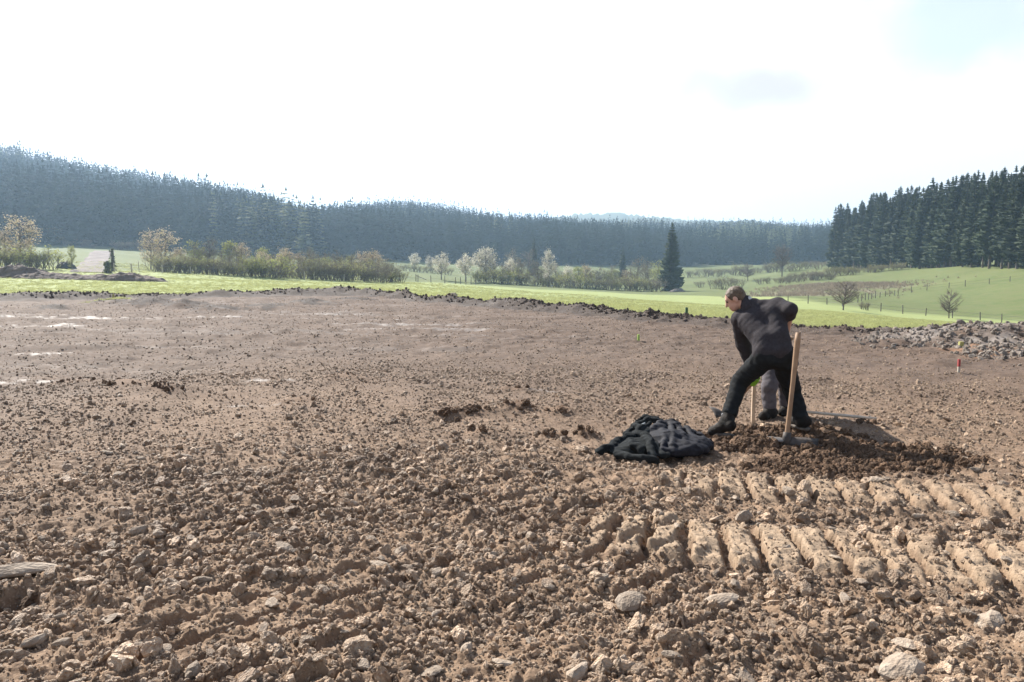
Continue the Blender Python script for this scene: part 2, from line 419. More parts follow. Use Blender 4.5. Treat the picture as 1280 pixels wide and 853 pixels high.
    h = h + edge * eb * (.3 + .8 * left) + edge * domes(wx, wy, .3, 29, .25, .6, .8) * .35
    lv = np.exp(-(np.hypot((x - 2.1) / 1.9, (y - 7.2) / 1.3)) ** 4)
    h = h - lv * ((fbm2(x * .35, y * .35, 3, 4) - .5) * .16 * (1 - far * .3) + .035)
    if not want: return h
    wet_glint = .35 * far * sstep(.62, .76, fbm2((x + .5 * y) * .25, lw * 1.6, 3, 30)) * sstep(R_(14), R_(-6), az) 
    for px, py, rx, ry in ((70, 397, 2.6, .7), (60, 408, 1.2, .5), (250, 398, 1.6, .35), (460, 400, 3.2, .35), (520, 408, 2.6, .3), (400, 394, 2.4, .3), (560, 414, 2.4, .3), (680, 489, .35, .1), (300, 502, .4, .12),
                           (640, 420, 2.0, .25), (30, 480, .6, .15), (340, 478, .5, .1), (60, 445, .7, .2)):
        c = G(px, py); d = np.hypot((x - c[0]) / rx, (y - c[1]) / ry) + (fbm2(x * 3, y * 6, 3, 31) - .5) * 1.2
        wet_glint = np.maximum(wet_glint, sstep(1.0, .55, d))
    wet_glint = wet_glint * sstep(.38, .6, fbm2(x * 5, y * 9, 3, 37))
    orange = np.zeros_like(h)
    for px, py, rad in ((1240, 440, .8), (1205, 440, .5), (1225, 446, .5)):
        c = G(px, py); orange = np.maximum(orange, sstep(1, .4, np.hypot(x - c[0], y - c[1]) / rad + (fbm2(x * 3, y * 3, 2, 32) - .5)))
    grey = np.zeros_like(h)
    for px, py, rad, hh in RUB:
        c = G(px, py - 4); grey = np.maximum(grey, sstep(1.3, .5, np.hypot(x - c[0], y - c[1]) / rad + (fbm2(x * 2, y * 2, 2, 33) - .5)))
    pale = np.clip(flat * 1.0 + near * .12 * fbm2(x * 2, y * 2, 3, 34), 0, 1)
    edged = sstep(.06, .45, np.exp(-((r - re * .972) / (re * .034 + .2)) ** 2) * (.5 + fbm2(x * 2, y * 2, 2, 36)) + sstep(.35, .8, bmask + (fbm2(x * 3, y * 3, 2, 38) - .5)) ) * (.5 + .5 * left)
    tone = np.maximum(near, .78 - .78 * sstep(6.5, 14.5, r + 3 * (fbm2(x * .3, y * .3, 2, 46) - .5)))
    return h, np.clip(dark, 0, 1), wet_glint * (1 - dark), orange, grey * (1 - orange), pale, tone, edged

def polar_mesh(name, azs, rows_fn, zfn):
    pass

az_f = np.arange(R_(-47), R_(47), .00255)
az_b = np.arange(R_(47), R_(313), R_(3.5))
AZ = np.concatenate([az_f, az_b]); nA = len(AZ)
rr = [.6, 1.0, 1.5, 1.9]
while rr[-1] < 9: rr.append(rr[-1] * 1.00262)
while rr[-1] < 15: rr.append(rr[-1] * 1.0045)
rr = np.array(rr); nt = 190
AZw = (AZ + math.pi) % (2 * math.pi) - math.pi
RE = r_edge(AZw)
far_t = np.linspace(0, 1, nt + 1)[1:]
RR = np.concatenate([np.repeat(rr[:, None], nA, 1), rr[-1] * (RE[None, :] * 1.035 / rr[-1]) ** far_t[:, None]], 0)
XX = RR * np.sin(AZ)[None, :]; YY = RR * np.cos(AZ)[None, :]
HH, DK, WT, OR, GR, PL, NR, ED = soil(XX.ravel(), YY.ravel(), True)
ZZ = HH.reshape(RR.shape)
ZZ = ZZ + 0
ZZ[-1] -= .5; ZZ[-2] -= .22; ZZ[-3] -= .1
nR = len(RR)
V = np.stack([XX, YY, ZZ], -1).reshape(-1, 3)
i0 = (np.arange(nR - 1)[:, None] * nA + np.arange(nA)[None, :]); j1 = (np.arange(nA) + 1) % nA
i1 = (np.arange(nR - 1)[:, None] * nA + j1[None, :])
Fq = np.stack([i0, i1, i1 + nA, i0 + nA], -1).reshape(-1, 4)[:, ::-1]
V = np.vstack([V, [[0, 0, 0]]])
me = mesh_np('soil', V, Fq, smooth=False)
for nm, v in (('dark', DK), ('wet_glint', WT), ('orange', OR), ('grey', GR), ('pale', PL), ('near', NR), ('edge', ED)): fattr(me, nm, np.append(v, 0))

def soil_material():
    m = bpy.data.materials.new('soil'); m.use_nodes = True; nt = m.node_tree; N = nt.nodes; L = nt.links
    b = N['Principled BSDF']; tcn = N.new('ShaderNodeTexCoord')
    def noise(s, d=4):
        n = N.new('ShaderNodeTexNoise'); n.inputs['Scale'].default_value = s; n.inputs['Detail'].default_value = d; n.inputs['Roughness'].default_value = .62
        L.new(tcn.outputs['Object'], n.inputs['Vector']); return n.outputs['Fac']
    def rng_(v, a, c, lo=0, hi=1):
        r = N.new('ShaderNodeMapRange'); r.inputs['From Min'].default_value = a; r.inputs['From Max'].default_value = c
        r.inputs['To Min'].default_value = lo; r.inputs['To Max'].default_value = hi; L.new(v, r.inputs['Value']); return r.outputs['Result']
    def mix(f, a, c):
        x = N.new('ShaderNodeMix'); x.data_type = 'RGBA'
        if isinstance(f, float): x.inputs['Factor'].default_value = f
        else: L.new(f, x.inputs['Factor'])
        for nm, q in (('A', a), ('B', c)):
            if isinstance(q, tuple): x.inputs[nm].default_value = (*q, 1)
            else: L.new(q, x.inputs[nm])
        return x.outputs['Result']
    def attr(nm):
        a = N.new('ShaderNodeAttribute'); a.attribute_name = nm; return a.outputs['Fac']
    def mul(a, c):
        x = N.new('ShaderNodeMath'); x.operation = 'MULTIPLY'; L.new(a, x.inputs[0])
        if isinstance(c, float): x.inputs[1].default_value = c
        else: L.new(c, x.inputs[1])
        return x.outputs[0]
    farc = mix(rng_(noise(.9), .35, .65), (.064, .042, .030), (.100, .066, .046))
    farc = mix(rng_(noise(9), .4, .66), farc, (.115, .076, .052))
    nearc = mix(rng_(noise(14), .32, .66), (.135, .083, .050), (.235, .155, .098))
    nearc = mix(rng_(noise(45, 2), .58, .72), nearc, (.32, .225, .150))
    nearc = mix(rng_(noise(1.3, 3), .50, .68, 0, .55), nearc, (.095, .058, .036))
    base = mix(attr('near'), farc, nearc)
    base = mix(mul(attr('pale'), .6), base, (.40, .30, .205))
    base = mix(mul(attr('dark'), .85), base, mix(rng_(noise(16), .35, .65), (.085, .048, .028), (.19, .115, .068)))
    base = mix(mul(attr('edge'), .75), base, (.032, .024, .020))
    base = mix(mul(attr('grey'), .6), base, mix(rng_(noise(4), .4, .6), (.20, .17, .15), (.30, .27, .245)))
    base = mix(mul(attr('orange'), .6), base, (.24, .125, .065))
    base = mix(mul(attr('wet_glint'), .5), base, (.17, .145, .13))  # wet clay also tinted paler, painting its glints into the base colour
    L.new(base, b.inputs['Base Color'])
    rg = N.new('ShaderNodeMapRange'); L.new(attr('wet_glint'), rg.inputs['Value']); rg.inputs['To Min'].default_value = .92; rg.inputs['To Max'].default_value = .66
    L.new(rg.outputs['Result'], b.inputs['Roughness']); b.inputs['Specular IOR Level'].default_value = .35
    bp = N.new('ShaderNodeBump'); bp.inputs['Strength'].default_value = .75; bp.inputs['Distance'].default_value = .012
    L.new(noise(75, 5), bp.inputs['Height']); L.new(bp.outputs[0], b.inputs['Normal'])
    return m
M_SOIL = soil_material()
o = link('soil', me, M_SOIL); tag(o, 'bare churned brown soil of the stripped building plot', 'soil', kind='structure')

# ------------------------------------------------------------------ meadow and hills, one sheet to the horizon
az_f = np.arange(R_(-50), R_(50), R_(.2)); az_b = np.arange(R_(50), R_(310), R_(4))
AZ = np.concatenate([az_f, az_b]); nA = len(AZ); AZw = (AZ + math.pi) % (2 * math.pi) - math.pi
RE = r_edge(AZw); t = np.concatenate([[0, .004, .008], np.linspace(.012, 1, 330)])
RR = (RE * .975)[None, :] * (3550 / (RE * .975))[None, :] ** (t[:, None])
XX = RR * np.sin(AZ)[None, :]; YY = RR * np.cos(AZ)[None, :]
ZZ = land(XX.ravel(), YY.ravel()).reshape(RR.shape)
ZZ[0] -= .6; ZZ[1] -= .2
nR = len(RR); V = np.stack([XX, YY, ZZ], -1).reshape(-1, 3)
i0 = (np.arange(nR - 1)[:, None] * nA + np.arange(nA)[None, :]); j1 = (np.arange(nA) + 1) % nA; i1 = (np.arange(nR - 1)[:, None] * nA + j1[None, :])
Fq = np.stack([i0, i1, i1 + nA, i0 + nA], -1).reshape(-1, 4)[:, ::-1]
me = mesh_np('meadow', V, Fq)
# which plant cover grows where
FB = [(-400, 330), (0, 330), (150, 322), (250, 330), (385, 345), (400, 385), (640, 410), (840, 490), (940, 530), (1030, 560), (1100, 600), (1700, 600)]
_fa = np.array([az_of(a) for a, b in FB]); _fr = np.array([b for a, b in FB])
def forest_base(az): return np.interp(az, _fa, _fr)
x = V[:, 0]; y = V[:, 1]; r = np.hypot(x, y); az = np.arctan2(x, y)
fo = sstep(-8, 12, r - forest_base(az)); fo = np.where(np.abs(az) > R_(60), sstep(350, 420, r), fo)
pxx = 640 + F * x / np.maximum(y, 1)
dull = sstep(0, 14, r - np.interp(pxx, [0, 400, 640, 840, 960, 1035, 1120, 1280], [135, 150, 175, 180, 150, 127, 127, 124]))
br = np.zeros_like(x)
for px, py, rx, ry in ((1060, 357, 14, 14), (1030, 362, 13, 12), (1095, 356, 8, 10), (1000, 368, 10, 10), (1010, 358, 10, 10)):
    c, _ = hit(px, py, 125); br = np.maximum(br, sstep(1.2, .1, np.hypot((x - c[0]) / rx, (y - c[1]) / ry) + (fbm2(x * .45, y * .45, 3, 90) - .5) * 2.2) * .8)
fattr(me, 'forest', fo); fattr(me, 'dull', dull); fattr(me, 'scrub', br)
def meadow_material():
    m = bpy.data.materials.new('meadow'); m.use_nodes = True; nt = m.node_tree; N = nt.nodes; L = nt.links
    b = N['Principled BSDF']; b.inputs['Roughness'].default_value = .9; b.inputs['Specular IOR Level'].default_value = .15
    tcn = N.new('ShaderNodeTexCoord')
    def noise(s, d=4):
        n = N.new('ShaderNodeTexNoise'); n.inputs['Scale'].default_value = s; n.inputs['Detail'].default_value = d; n.inputs['Roughness'].default_value = .6
        L.new(tcn.outputs['Object'], n.inputs['Vector'])
        r = N.new('ShaderNodeMapRange'); r.inputs['From Min'].default_value = .35; r.inputs['From Max'].default_value = .65; L.new(n.outputs['Fac'], r.inputs['Value']); return r.outputs['Result']
    def mix(f, a, c):
        x = N.new('ShaderNodeMix'); x.data_type = 'RGBA'; L.new(f, x.inputs['Factor'])
        for nm, q in (('A', a), ('B', c)):
            if isinstance(q, tuple): x.inputs[nm].default_value = (*q, 1)
            else: L.new(q, x.inputs[nm])
        return x.outputs['Result']
    def attr(nm):
        a = N.new('ShaderNodeAttribute'); a.attribute_name = nm; return a.outputs['Fac']
    g = mix(noise(.35), (.195, .235, .085), (.255, .285, .115))
    g = mix(noise(3.0), g, (.24, .27, .105))
    d = mix(noise(.07), (.082, .112, .034), (.118, .140, .048))
    d = mix(noise(.6), d, (.125, .135, .055))
    g = mix(attr('dull'), g, d)
    g = mix(attr('scrub'), g, mix(noise(.8), (.16, .125, .085), (.26, .22, .165)))
    g = mix(attr('forest'), g, (.05, .055, .028))
    L.new(g, b.inputs['Base Color'])
    bp = N.new('ShaderNodeBump'); bp.inputs['Strength'].default_value = .6; bp.inputs['Distance'].default_value = .08
    n = N.new('ShaderNodeTexNoise'); n.inputs['Scale'].default_value = 8; n.inputs['Detail'].default_value = 5; L.new(tcn.outputs['Object'], n.inputs['Vector'])
    L.new(n.outputs['Fac'], bp.inputs['Height']); L.new(bp.outputs[0], b.inputs['Normal'])
    return m
o = link('meadow', me, meadow_material()); tag(o, 'green pasture falling to the valley and up the hills', 'meadow', kind='structure')

# far blue ridge beyond the forest
def ridge(name, pts, D, depth):
    xs = np.linspace(pts[0][0], pts[-1][0], 160); ys = np.interp(xs, [p[0] for p in pts], [p[1] for p in pts])
    Vv = []; n = len(xs)
    ys = ys + (fbm2(xs * .05, xs * 0, 3, 91) - .5) * 2.5
    for k, (fy, off) in enumerate(((0, -depth), (.75, -depth * .35), (1, 0), (.7, depth * .5), (0, depth))):
        for a, b_ in zip(xs, ys):
            q = P(a, b_, D); Vv.append((q[0] * (1 + off / D), D + off, 8 + (q[2] - 8) * fy + (rng.random() - .5) * 6 * (fy > 0)))
    Fv = [(k * n + i, k * n + i + 1, (k + 1) * n + i + 1, (k + 1) * n + i) for k in range(4) for i in range(n - 1)]
    o = link(name, mesh_np(name, Vv, Fv), mat('ridge', (.06, .075, .04), 1, (.09, .1, .05), .02, coord='Object'))
    tag(o, 'pale blue wooded ridge far beyond the dark forest', 'hill', kind='structure')
ridge('far_hill', [(560, 294), (640, 282), (700, 271), (740, 267), (775, 267), (810, 271), (860, 275), (900, 277), (930, 275), (960, 279), (1040, 288)], 1650, 300)

# gravel track climbing the slope on the left
def strip(name, pts, m, w, lift=.12):
    C = np.array(pts); k = np.linspace(0, len(C) - 1, 50); X = np.interp(k, range(len(C)), C[:, 0]); Y = np.interp(k, range(len(C)), C[:, 1])
    W = np.interp(k, range(len(C)), w); T = np.stack([np.gradient(X), np.gradient(Y)], 1); T /= np.linalg.norm(T, axis=1)[:, None]
    Vv = []; ns = 9
    for i in range(50):
        for s in np.linspace(-1, 1, ns):
            a = X[i] + T[i, 1] * s * W[i] / 2 * (1 + .15 * (rng.random() - .5)); b_ = Y[i] - T[i, 0] * s * W[i] / 2
            Vv.append((a, b_, float(land(a, b_)) + lift - .3 * (abs(s) > .99) + .05 * rng.random()))
    Fv = [(i * ns + j, i * ns + j + 1, (i + 1) * ns + j + 1, (i + 1) * ns + j) for i in range(49) for j in range(ns - 1)]
    return link(name, mesh_np(name, Vv, Fv), m)
tr = [hit(a, b, 100)[0] for a, b in ((112, 341), (116, 334), (120, 327), (125, 320), (130, 314))]
tag(strip('gravel_track', tr, mat('track', (.06, .043, .038), .9, (.19, .155, .14), .35, 6, bump=.8, bscale=1.5, bdist=.3), [6.5, 6.5, 6.0, 6.5, 7.5], .06), 'pale muddy gravel track climbing between pasture banks', 'track', kind='structure')

# ================================================================== CLODS AND STONES
def rock_mesh(name, seed, sub, squash=.7, cuts=9, rough=.08, smooth=False):
    g = np.random.default_rng(seed); bm = bmesh.new(); bmesh.ops.create_icosphere(bm, subdivisions=sub, radius=1)
    v = np.array([q.co[:] for q in bm.verts])
    for k in range(cuts):
        n = g.normal(size=3); n /= np.linalg.norm(n); d = g.uniform(.5, .85); e = v @ n - d
        v = v - np.where(e > 0, e, 0)[:, None] * n * .92
    v = v + (np.stack([vn3(v[:, 0] * 3 + seed, v[:, 1] * 3, v[:, 2] * 3, k) for k in (1, 2, 3)], 1) - .5) * rough * 3
    v = v + (np.stack([vn3(v[:, 0] * 8 + seed, v[:, 1] * 8, v[:, 2] * 8, k) for k in (4, 5, 6)], 1) - .5) * rough
    v *= np.array([1.0, g.uniform(.6, .9), squash * g.uniform(.8, 1.1)])
    for q, c in zip(bm.verts, v): q.co = c
    me = bpy.data.meshes.new(name); bm.to_mesh(me); bm.free()
    if smooth: me.polygons.foreach_set('use_smooth', [True] * len(me.polygons))
    return me
M_CLOD = mat('clod', (.27, .178, .115), .6, (.50, .375, .265), 2.2, 5, bump=.6, bscale=6, rnd=.42, bdist=.08)
M_CLODDK = mat('clod_fresh', (.085, .05, .03), .95, (.185, .115, .07), 2.2, 5, bump=.6, bscale=6, rnd=.3, bdist=.08)
M_CLODED = mat('clod_edge', (.065, .048, .038), .95, (.12, .09, .072), 2.2, 5, bump=.6, bscale=6, rnd=.35, bdist=.08)
M_STONE = mat('stone', (.22, .165, .12), .85, (.335, .27, .21), 1.6, 5, bump=.5, bscale=7, rnd=.22, bdist=.06)
def damp(m, col, scale=1.3):
    nt = m.node_tree; N = nt.nodes; L = nt.links; b = N['Principled BSDF']; src = b.inputs['Base Color'].links[0].from_socket
    g = N.new('ShaderNodeNewGeometry'); n = N.new('ShaderNodeTexNoise'); n.inputs['Scale'].default_value = scale; n.inputs['Detail'].default_value = 3; L.new(g.outputs['Position'], n.inputs['Vector'])
    r = N.new('ShaderNodeMapRange'); r.inputs['From Min'].default_value = .48; r.inputs['From Max'].default_value = .68; r.inputs['To Max'].default_value = .6; L.new(n.outputs['Fac'], r.inputs['Value'])
    x = N.new('ShaderNodeMix'); x.data_type = 'RGBA'; x.inputs['B'].default_value = (*col, 1); L.new(r.outputs['Result'], x.inputs['Factor']); L.new(src, x.inputs['A']); L.new(x.outputs['Result'], b.inputs['Base Color'])
damp(M_CLOD, (.13, .08, .05))
def fan(n, r0, r1, half=R_(44), power=2.0):
    a = rng.uniform(-half, half, n); r = (rng.random(n) * (r1 ** power - r0 ** power) + r0 ** power) ** (1 / power)
    return r * np.sin(a), r * np.cos(a), r, a
C_CLOD = proto_collection('clod_shape', [(rock_mesh(f'clod_shape_{i}', 100 + i, 3, .8 if i < 8 else .32, 5 if i < 8 else 12, .13 if i < 8 else .06), M_CLOD) for i in range(12)])
C_CLODDK = proto_collection('clod_dark_shape', [(rock_mesh(f'clod_dark_shape_{i}', 140 + i, 3, .8, 5, .15), M_CLODDK) for i in range(5)])
C_CLODED = proto_collection('clod_edge_shape', [(rock_mesh(f'clod_edge_shape_{i}', 160 + i, 2, .8, 5, .15), M_CLODED) for i in range(5)])
def scatter_clods(name, coll, nprot, x, y, size, label):
    z = soil(x, y); n = len(x); sc = size[:, None] * rng.uniform(.75, 1.3, (n, 3))
    rot = rng.uniform(0, 6.28, (n, 3)) * np.array([.22, .22, 1.0]); pts = np.stack([x, y, z + size * .22], 1)
    o = scatter(name, coll, pts, sc, rot, rng.integers(0, nprot, n)); tag(o, label, kind='stuff'); return o
# crumbs over the whole plot, denser and coarser near by
xs, ys, ss = [], [], []
for n, r0, r1, lo, hi, pw in ((60000, 2.3, 6.8, .003, .011, 1.3), (40000, 2.3, 6.5, .005, .022, 1.2), (3900, 2.3, 7, .018, .052, 1.3), (36000, 6, 12, .006, .022, 1.4), (900, 6.5, 12, .02, .045, 1.5), (45000, 6.5, 13, .004, .012, 1.4), (26000, 11, 34, .007, .026, 1.2), (50000, 11, 36, .005, .016, 1.3)):
    x, y, r, a = fan(n, r0, r1, power=pw); d = soil(x, y, True)
    k = (r < r_edge(a) * .97) & (d[1] < .6) & (rng.random(n) > np.clip(d[5] * (1.15 if hi > .02 else .6), 0, .97)) & (rng.random(n) > d[2] * .9)
    # clods gather in drifts, bare patches stay bare
    k &= rng.random(n) < (.8 if hi < .017 else .25) + 1.3 * sstep(.3, .65, fbm2(x * 1.4, y * 1.4, 3, 35))
    xs.append(x[k]); ys.append(y[k]); ss.append((lo + (hi - lo) * rng.random(k.sum()) ** 2.2))
scatter_clods('soil_clods', C_CLOD, 12, np.concatenate(xs), np.concatenate(ys), np.concatenate(ss), 'crumbly tan clods strewn over the bare soil')
xs, ys, ss = [], [], []
for c, rad, n, s in [(d[0], d[1] * 1.0, 1100, .03) for d in DIG] + [(G(a, b)[:2], rd * 1.3, 90, .034) for a, b, rd, hh in HEAP]:
    t = rng.uniform(0, 6.28, n); q = rad * np.sqrt(rng.random(n)); x = c[0] + q * np.cos(t); y = c[1] + q * np.sin(t) * .85
    k = soil(x, y, True)[1] > .35; xs.append(x[k]); ys.append(y[k]); ss.append(s * (.25 + rng.random(k.sum()) ** 2.5 * 1.2))
scatter_clods('dug_clods', C_CLODDK, 5, np.concatenate(xs), np.concatenate(ys), np.concatenate(ss), 'dark moist clods of freshly dug soil')
a = rng.uniform(R_(-42), R_(42), 8000); re = r_edge(a); r = re * (1 + rng.normal(0, .012, len(a)) - .022) - rng.random(len(a)) * .2
x = r * np.sin(a); y = r * np.cos(a); k = rng.random(len(a)) < np.clip(.25 + 1.0 * sstep(R_(22), R_(0), a), 0, 1) * (.2 + 1.2 * sstep(.35, .6, fbm2(x * .6, y * .6, 2, 28)))
scatter_clods('edge_clods', C_CLODED, 5, x[k], y[k], (.012 + .055 * rng.random(k.sum()) ** 2.8), 'dark lumps of topsoil along the cut turf edge')

# loose stones one can pick out singly
STONE_ME = [rock_mesh(f'stone_{i}', 300 + i, 2, .55, 10, .05) for i in range(10)]
FLAT_ME = [rock_mesh(f'flat_stone_{i}', 330 + i, 2, .3, 12, .05) for i in range(4)]
for q in STONE_ME + FLAT_ME: q.materials.append(M_STONE)
def stone(x, y, s, label, group=None, flat=False, rot=None, tilt=.35, stretch=(1, 1, 1), name='stone'):
    me = random.choice(FLAT_ME if flat else STONE_ME); o = link(name, me)
    z = float(soil(np.array([x]), np.array([y]))[0]); o.location = (x, y, z + s * .12 * stretch[2])
    o.scale = (s * stretch[0], s * stretch[1], s * stretch[2]); o.rotation_euler = (random.uniform(-tilt, tilt), random.uniform(-tilt, tilt), random.uniform(0, 6.28) if rot is None else rot)
    tag(o, label, 'stone', group); return o
named = [(790, 752, .11, 'broad tan slab lying below the crisp track prints', True, .3, (1.1, .8, 1.2)),
         (476, 708, .085, 'pale elongated stone lying aslant beside a small upright one', False, .8, (1.3, .6, .9)),
         (484, 690, .05, 'small upright stone poking out beside the pale elongated one', False, .2, (.7, .6, 2.2)),
         (42, 790, .075, 'smooth grey oval stone half sunk in the clods', False, .2, (1.2, .8, .8)),
         (24, 713, .16, 'large whitish slab at the rim of a dark hollow', True, .1, (1.5, .6, .8)),
         (22, 740, .06, 'pale broken stone tipped into the dark hollow below the whitish slab', False, .9, (1.4, .5, .8)),
         (242, 845, .055, 'chunky off-white stone standing out from brown crumbs', False, .5, (1, .9, 1.3)),
         (172, 808, .06, 'flat cream stone with a pale lit top', True, .1, (1.1, .8, 1.2)),
         (172, 664, .075, 'rounded tan boulder, largest among the grey-brown clods', False, .2, (1.2, .8, 1.1)),
         (776, 828, .055, 'rounded brown pebble resting on crumbs below the broad tan slab', False, .3, (1.1, .8, 1.1)),
         (905, 748, .10, 'long flat rock flake below the row of track prints', True, .2, (1.5, .7, 1.0)),
         (992, 598, .05, 'bright cream stone lying on the dark dug soil', False, .4, (1, .8, 1.0)),
         (930, 648, .09, 'lumpy tan rock between the dug soil and track prints', False, .3, (1, .8, 1.1)),
         (720, 845, .07, 'dusty brown rock among coarse clods', False, .3, (1.2, .9, 1.0)),
         (1130, 835, .12, 'wide flat-topped rock embedded in coarse clods', True, .2, (1.2, .9, 1.2)),
         (1235, 775, .11, 'big crumbling tan rock beyond the prints', False, .3, (1, .9, .9)),
         (565, 372, .0, '', False, 0, (1, 1, 1))]
for px, py, s, lab, fl, rt, st in named:
    if s: g = G(px, py, .04); stone(g[0], g[1], s, lab, None, fl, rt * 3, .15, st)
pts = []
tries = 0
while len(pts) < 270 and tries < 20000:
    tries += 1
    py = 560 + 290 * random.random() ** .9; px = random.uniform(-10, 1290); g = G(px, py, .03)
    if 720 < px < 1130 and py < 600: continue
    if all((g[0] - a) ** 2 + (g[1] - b) ** 2 > .03 for a, b in pts): pts.append((g[0], g[1]))
for x, y in pts:
    s = .022 + .045 * random.random() ** 2.6; fl = random.random() < .3; st = (random.uniform(.9, 1.5), random.uniform(.6, 1), random.uniform(.8, 1.2))
    shape = 'flat' if fl else ('elongated' if st[0] / st[1] > 1.6 else 'chunky'); size = 'pebble-sized' if s < .03 else ('egg-sized' if s < .042 else 'fist-sized')
    where = 'among the crawler track prints' if (x > .5 and 3.7 < y < 5.7) else ('on the coarse clods before the track prints' if x > .5 and y <= 3.7 else ('on the churned soil by the workers' if x > .5 else ('on the faint diagonal ruts' if y < 4.6 else 'on the crumbly soil beyond the diagonal ruts')))
    stone(x, y, s, f'{size} {shape} pale stone lying loose {where}', 'loose stones ' + where, flat=fl, stretch=st)
# two white boulders left on the turf edge
for px, py, s, lab in ((565, 373, .36, 'whitish boulder lying on the turf edge apart from the dirt bank'), (548, 373, .22, 'smaller grey boulder on the turf edge beside the whitish one')):
    c, r = hit(px, py, 33.5); o = link('boulder', STONE_ME[2 if s > .3 else 5]); o.location = (c[0], c[1], c[2] + s * .3); o.scale = (s, s * .8, s * 1.1); o.rotation_euler = (.1, .1, px); tag(o, lab, 'stone')

# ================================================================== VEGETATION
def tri_mesh(name, tris, m):
    T = np.asarray(tris, np.float32).reshape(-1, 3); me = mesh_np(name, T, np.arange(len(T)).reshape(-1, 3), smooth=False)
    me.materials.append(m); return me
M_NEEDLE = mat('needles', (.022, .036, .019), .8, (.045, .062, .028), .5, trans=.15, rnd=.25)
M_NEEDLE_FAR = mat('needles_far', (.018, .028, .017), .95, (.030, .040, .023), .3, trans=.04, tint=.3, spec=.05)
M_LARCH = mat('larch', (.10, .12, .045), .85, (.15, .155, .06), .3, trans=.3, tint=.35)
M_BARK = mat('bark', (.075, .058, .047), .95, (.13, .105, .09), 3, bump=.5, bscale=8, bdist=.05)
M_TWIG = mat('twig', (.115, .088, .075), .95, (.15, .12, .105), 3)
def conifer_tris(seed, H, R, levels, per, sub, low=.06, thin=0.0):
    g = np.random.default_rng(seed); T = []
    for i in range(levels):
        t = (i + g.uniform(-.3, .3)) / levels; t = min(max(t, 0), 1); z0 = H * (low + (1 - low) * t)
        L = R * ((1 - t) ** .72) * (.55 + .45 * min(1, (t + .05) * 5)) + .12
        for b in range(per):
            if g.random() < thin: continue
            a = g.uniform(0, 6.283); l = L * g.uniform(.7, 1.18); d = np.array([math.cos(a), math.sin(a), 0]); s = np.array([-d[1], d[0], 0])
            dr = g.uniform(.15, .5) * (1 - t * .8)
            def at(q): return d * l * q + np.array([0, 0, z0 - l * dr * q * (1.25 - .5 * q) ])
            for k in range(sub):
                q0 = .05 + .75 * k / sub; q1 = min(1.05, q0 + (1.05 / sub) * 1.5); w = l * .30 * (1.05 - q0) * g.uniform(.7, 1.3) + .08
                p0 = at(q0); p1 = at(q1) ; pm = at((q0 + q1) / 2); dn = np.array([0, 0, -1]) * w * g.uniform(.4, 1.1)
                T.append((p0, pm + s * w + dn, p1)); T.append((p0, p1, pm - s * w + dn))
                if sub > 1: T.append((p0, p1, pm + dn * 1.8 + s * g.uniform(-.2, .2)))
    top = np.array([0, 0, H])
    for a in range(5): 
        d = np.array([math.cos(a * 1.256), math.sin(a * 1.256), 0]) * R * .09; e = np.array([math.cos(a * 1.256 + 1.2), math.sin(a * 1.256 + 1.2), 0]) * R * .09
        T.append((top, d + (0, 0, H * .93), e + (0, 0, H * .93)))
    return T
def trunk_mesh(name, H, r, m=None):
    b = MB(); b.tube([(0, 0, -.4), (0, 0, H * .3), (0, 0, H * .7), (0, 0, H * .97)], [r * 1.15, r * .85, r * .45, r * .1], 7, False)
    me = bpy.data.meshes.new(name); me.from_pydata(b.v, [], b.f); me.polygons.foreach_set('use_smooth', [True] * len(me.polygons)); me.materials.append(m or M_BARK); return me
# --- forest on the hills: far off, one mass
FAR_CON = proto_collection('far_conifer', [(tri_mesh(f'far_conifer_{i}', conifer_tris(500 + i, 20.0, 2.5 + .4 * (i % 3), 17, 7, 1, .05), M_NEEDLE_FAR), None) for i in range(5)])
LARCH = proto_collection('far_larch', [(tri_mesh(f'far_larch_{i}', conifer_tris(520 + i, 20.0, 3.4, 15, 7, 1, .12, .15), M_LARCH), None) for i in range(3)])
def forest(n, amin, amax, depth):
    a = rng.uniform(amin, amax, n); rb = forest_base(a); r1 = depth(a)
    r = np.sqrt(rng.random(n) * (r1 ** 2 - rb ** 2) + rb ** 2) + 6
    return r * np.sin(a), r * np.cos(a), r, a
dep = lambda a: np.interp(a, [az_of(0), az_of(320), az_of(395), az_of(640), az_of(840), az_of(1030)], [690, 720, 740, 780, 890, 930])
x, y, r, a = forest(15500, az_of(-330), az_of(1420), dep)
z = land(x, y); px = 640 + F * x / y
H = 14 + 14 * fbm2(x * .014, y * .014, 3, 40) + rng.normal(0, 1.6, len(x)); H = np.where(rng.random(len(x)) < .04, H + 4, H)
tint = np.clip(fbm2(x * .02, y * .02, 3, 41) + rng.normal(0, .12, len(x)), 0, 1)
lp = sstep(.62, .74, fbm2(x * .009 + 3, y * .009, 3, 42)) * .55
lp = np.maximum(lp, sstep(840, 900, px) * sstep(1030, 970, px) * sstep(590, 650, r) * sstep(790, 730, r) * .5)
lp = np.maximum(lp, sstep(235, 330, px) * sstep(415, 385, px) * sstep(440, 380, r) * .6 * sstep(.35, .6, fbm2(x * .03, y * .03, 2, 45)))
isl = rng.random(len(x)) < lp
def add_forest(name, coll, k, nprot, lab):
    n = k.sum(); h = H[k] / 20; sc = np.stack([h * rng.uniform(.85, 1.25, n)] * 2 + [h], 1)
    rot = np.stack([rng.normal(0, .02, n), rng.normal(0, .02, n), rng.uniform(0, 6.28, n)], 1)
    tag(scatter(name, coll, np.stack([x[k], y[k], z[k] - .3], 1), sc, rot, rng.integers(0, nprot, n), tint[k]), lab, kind='stuff')
add_forest('conifer_forest', FAR_CON, ~isl, 5, 'dark spruce forest covering the hills behind the valley')
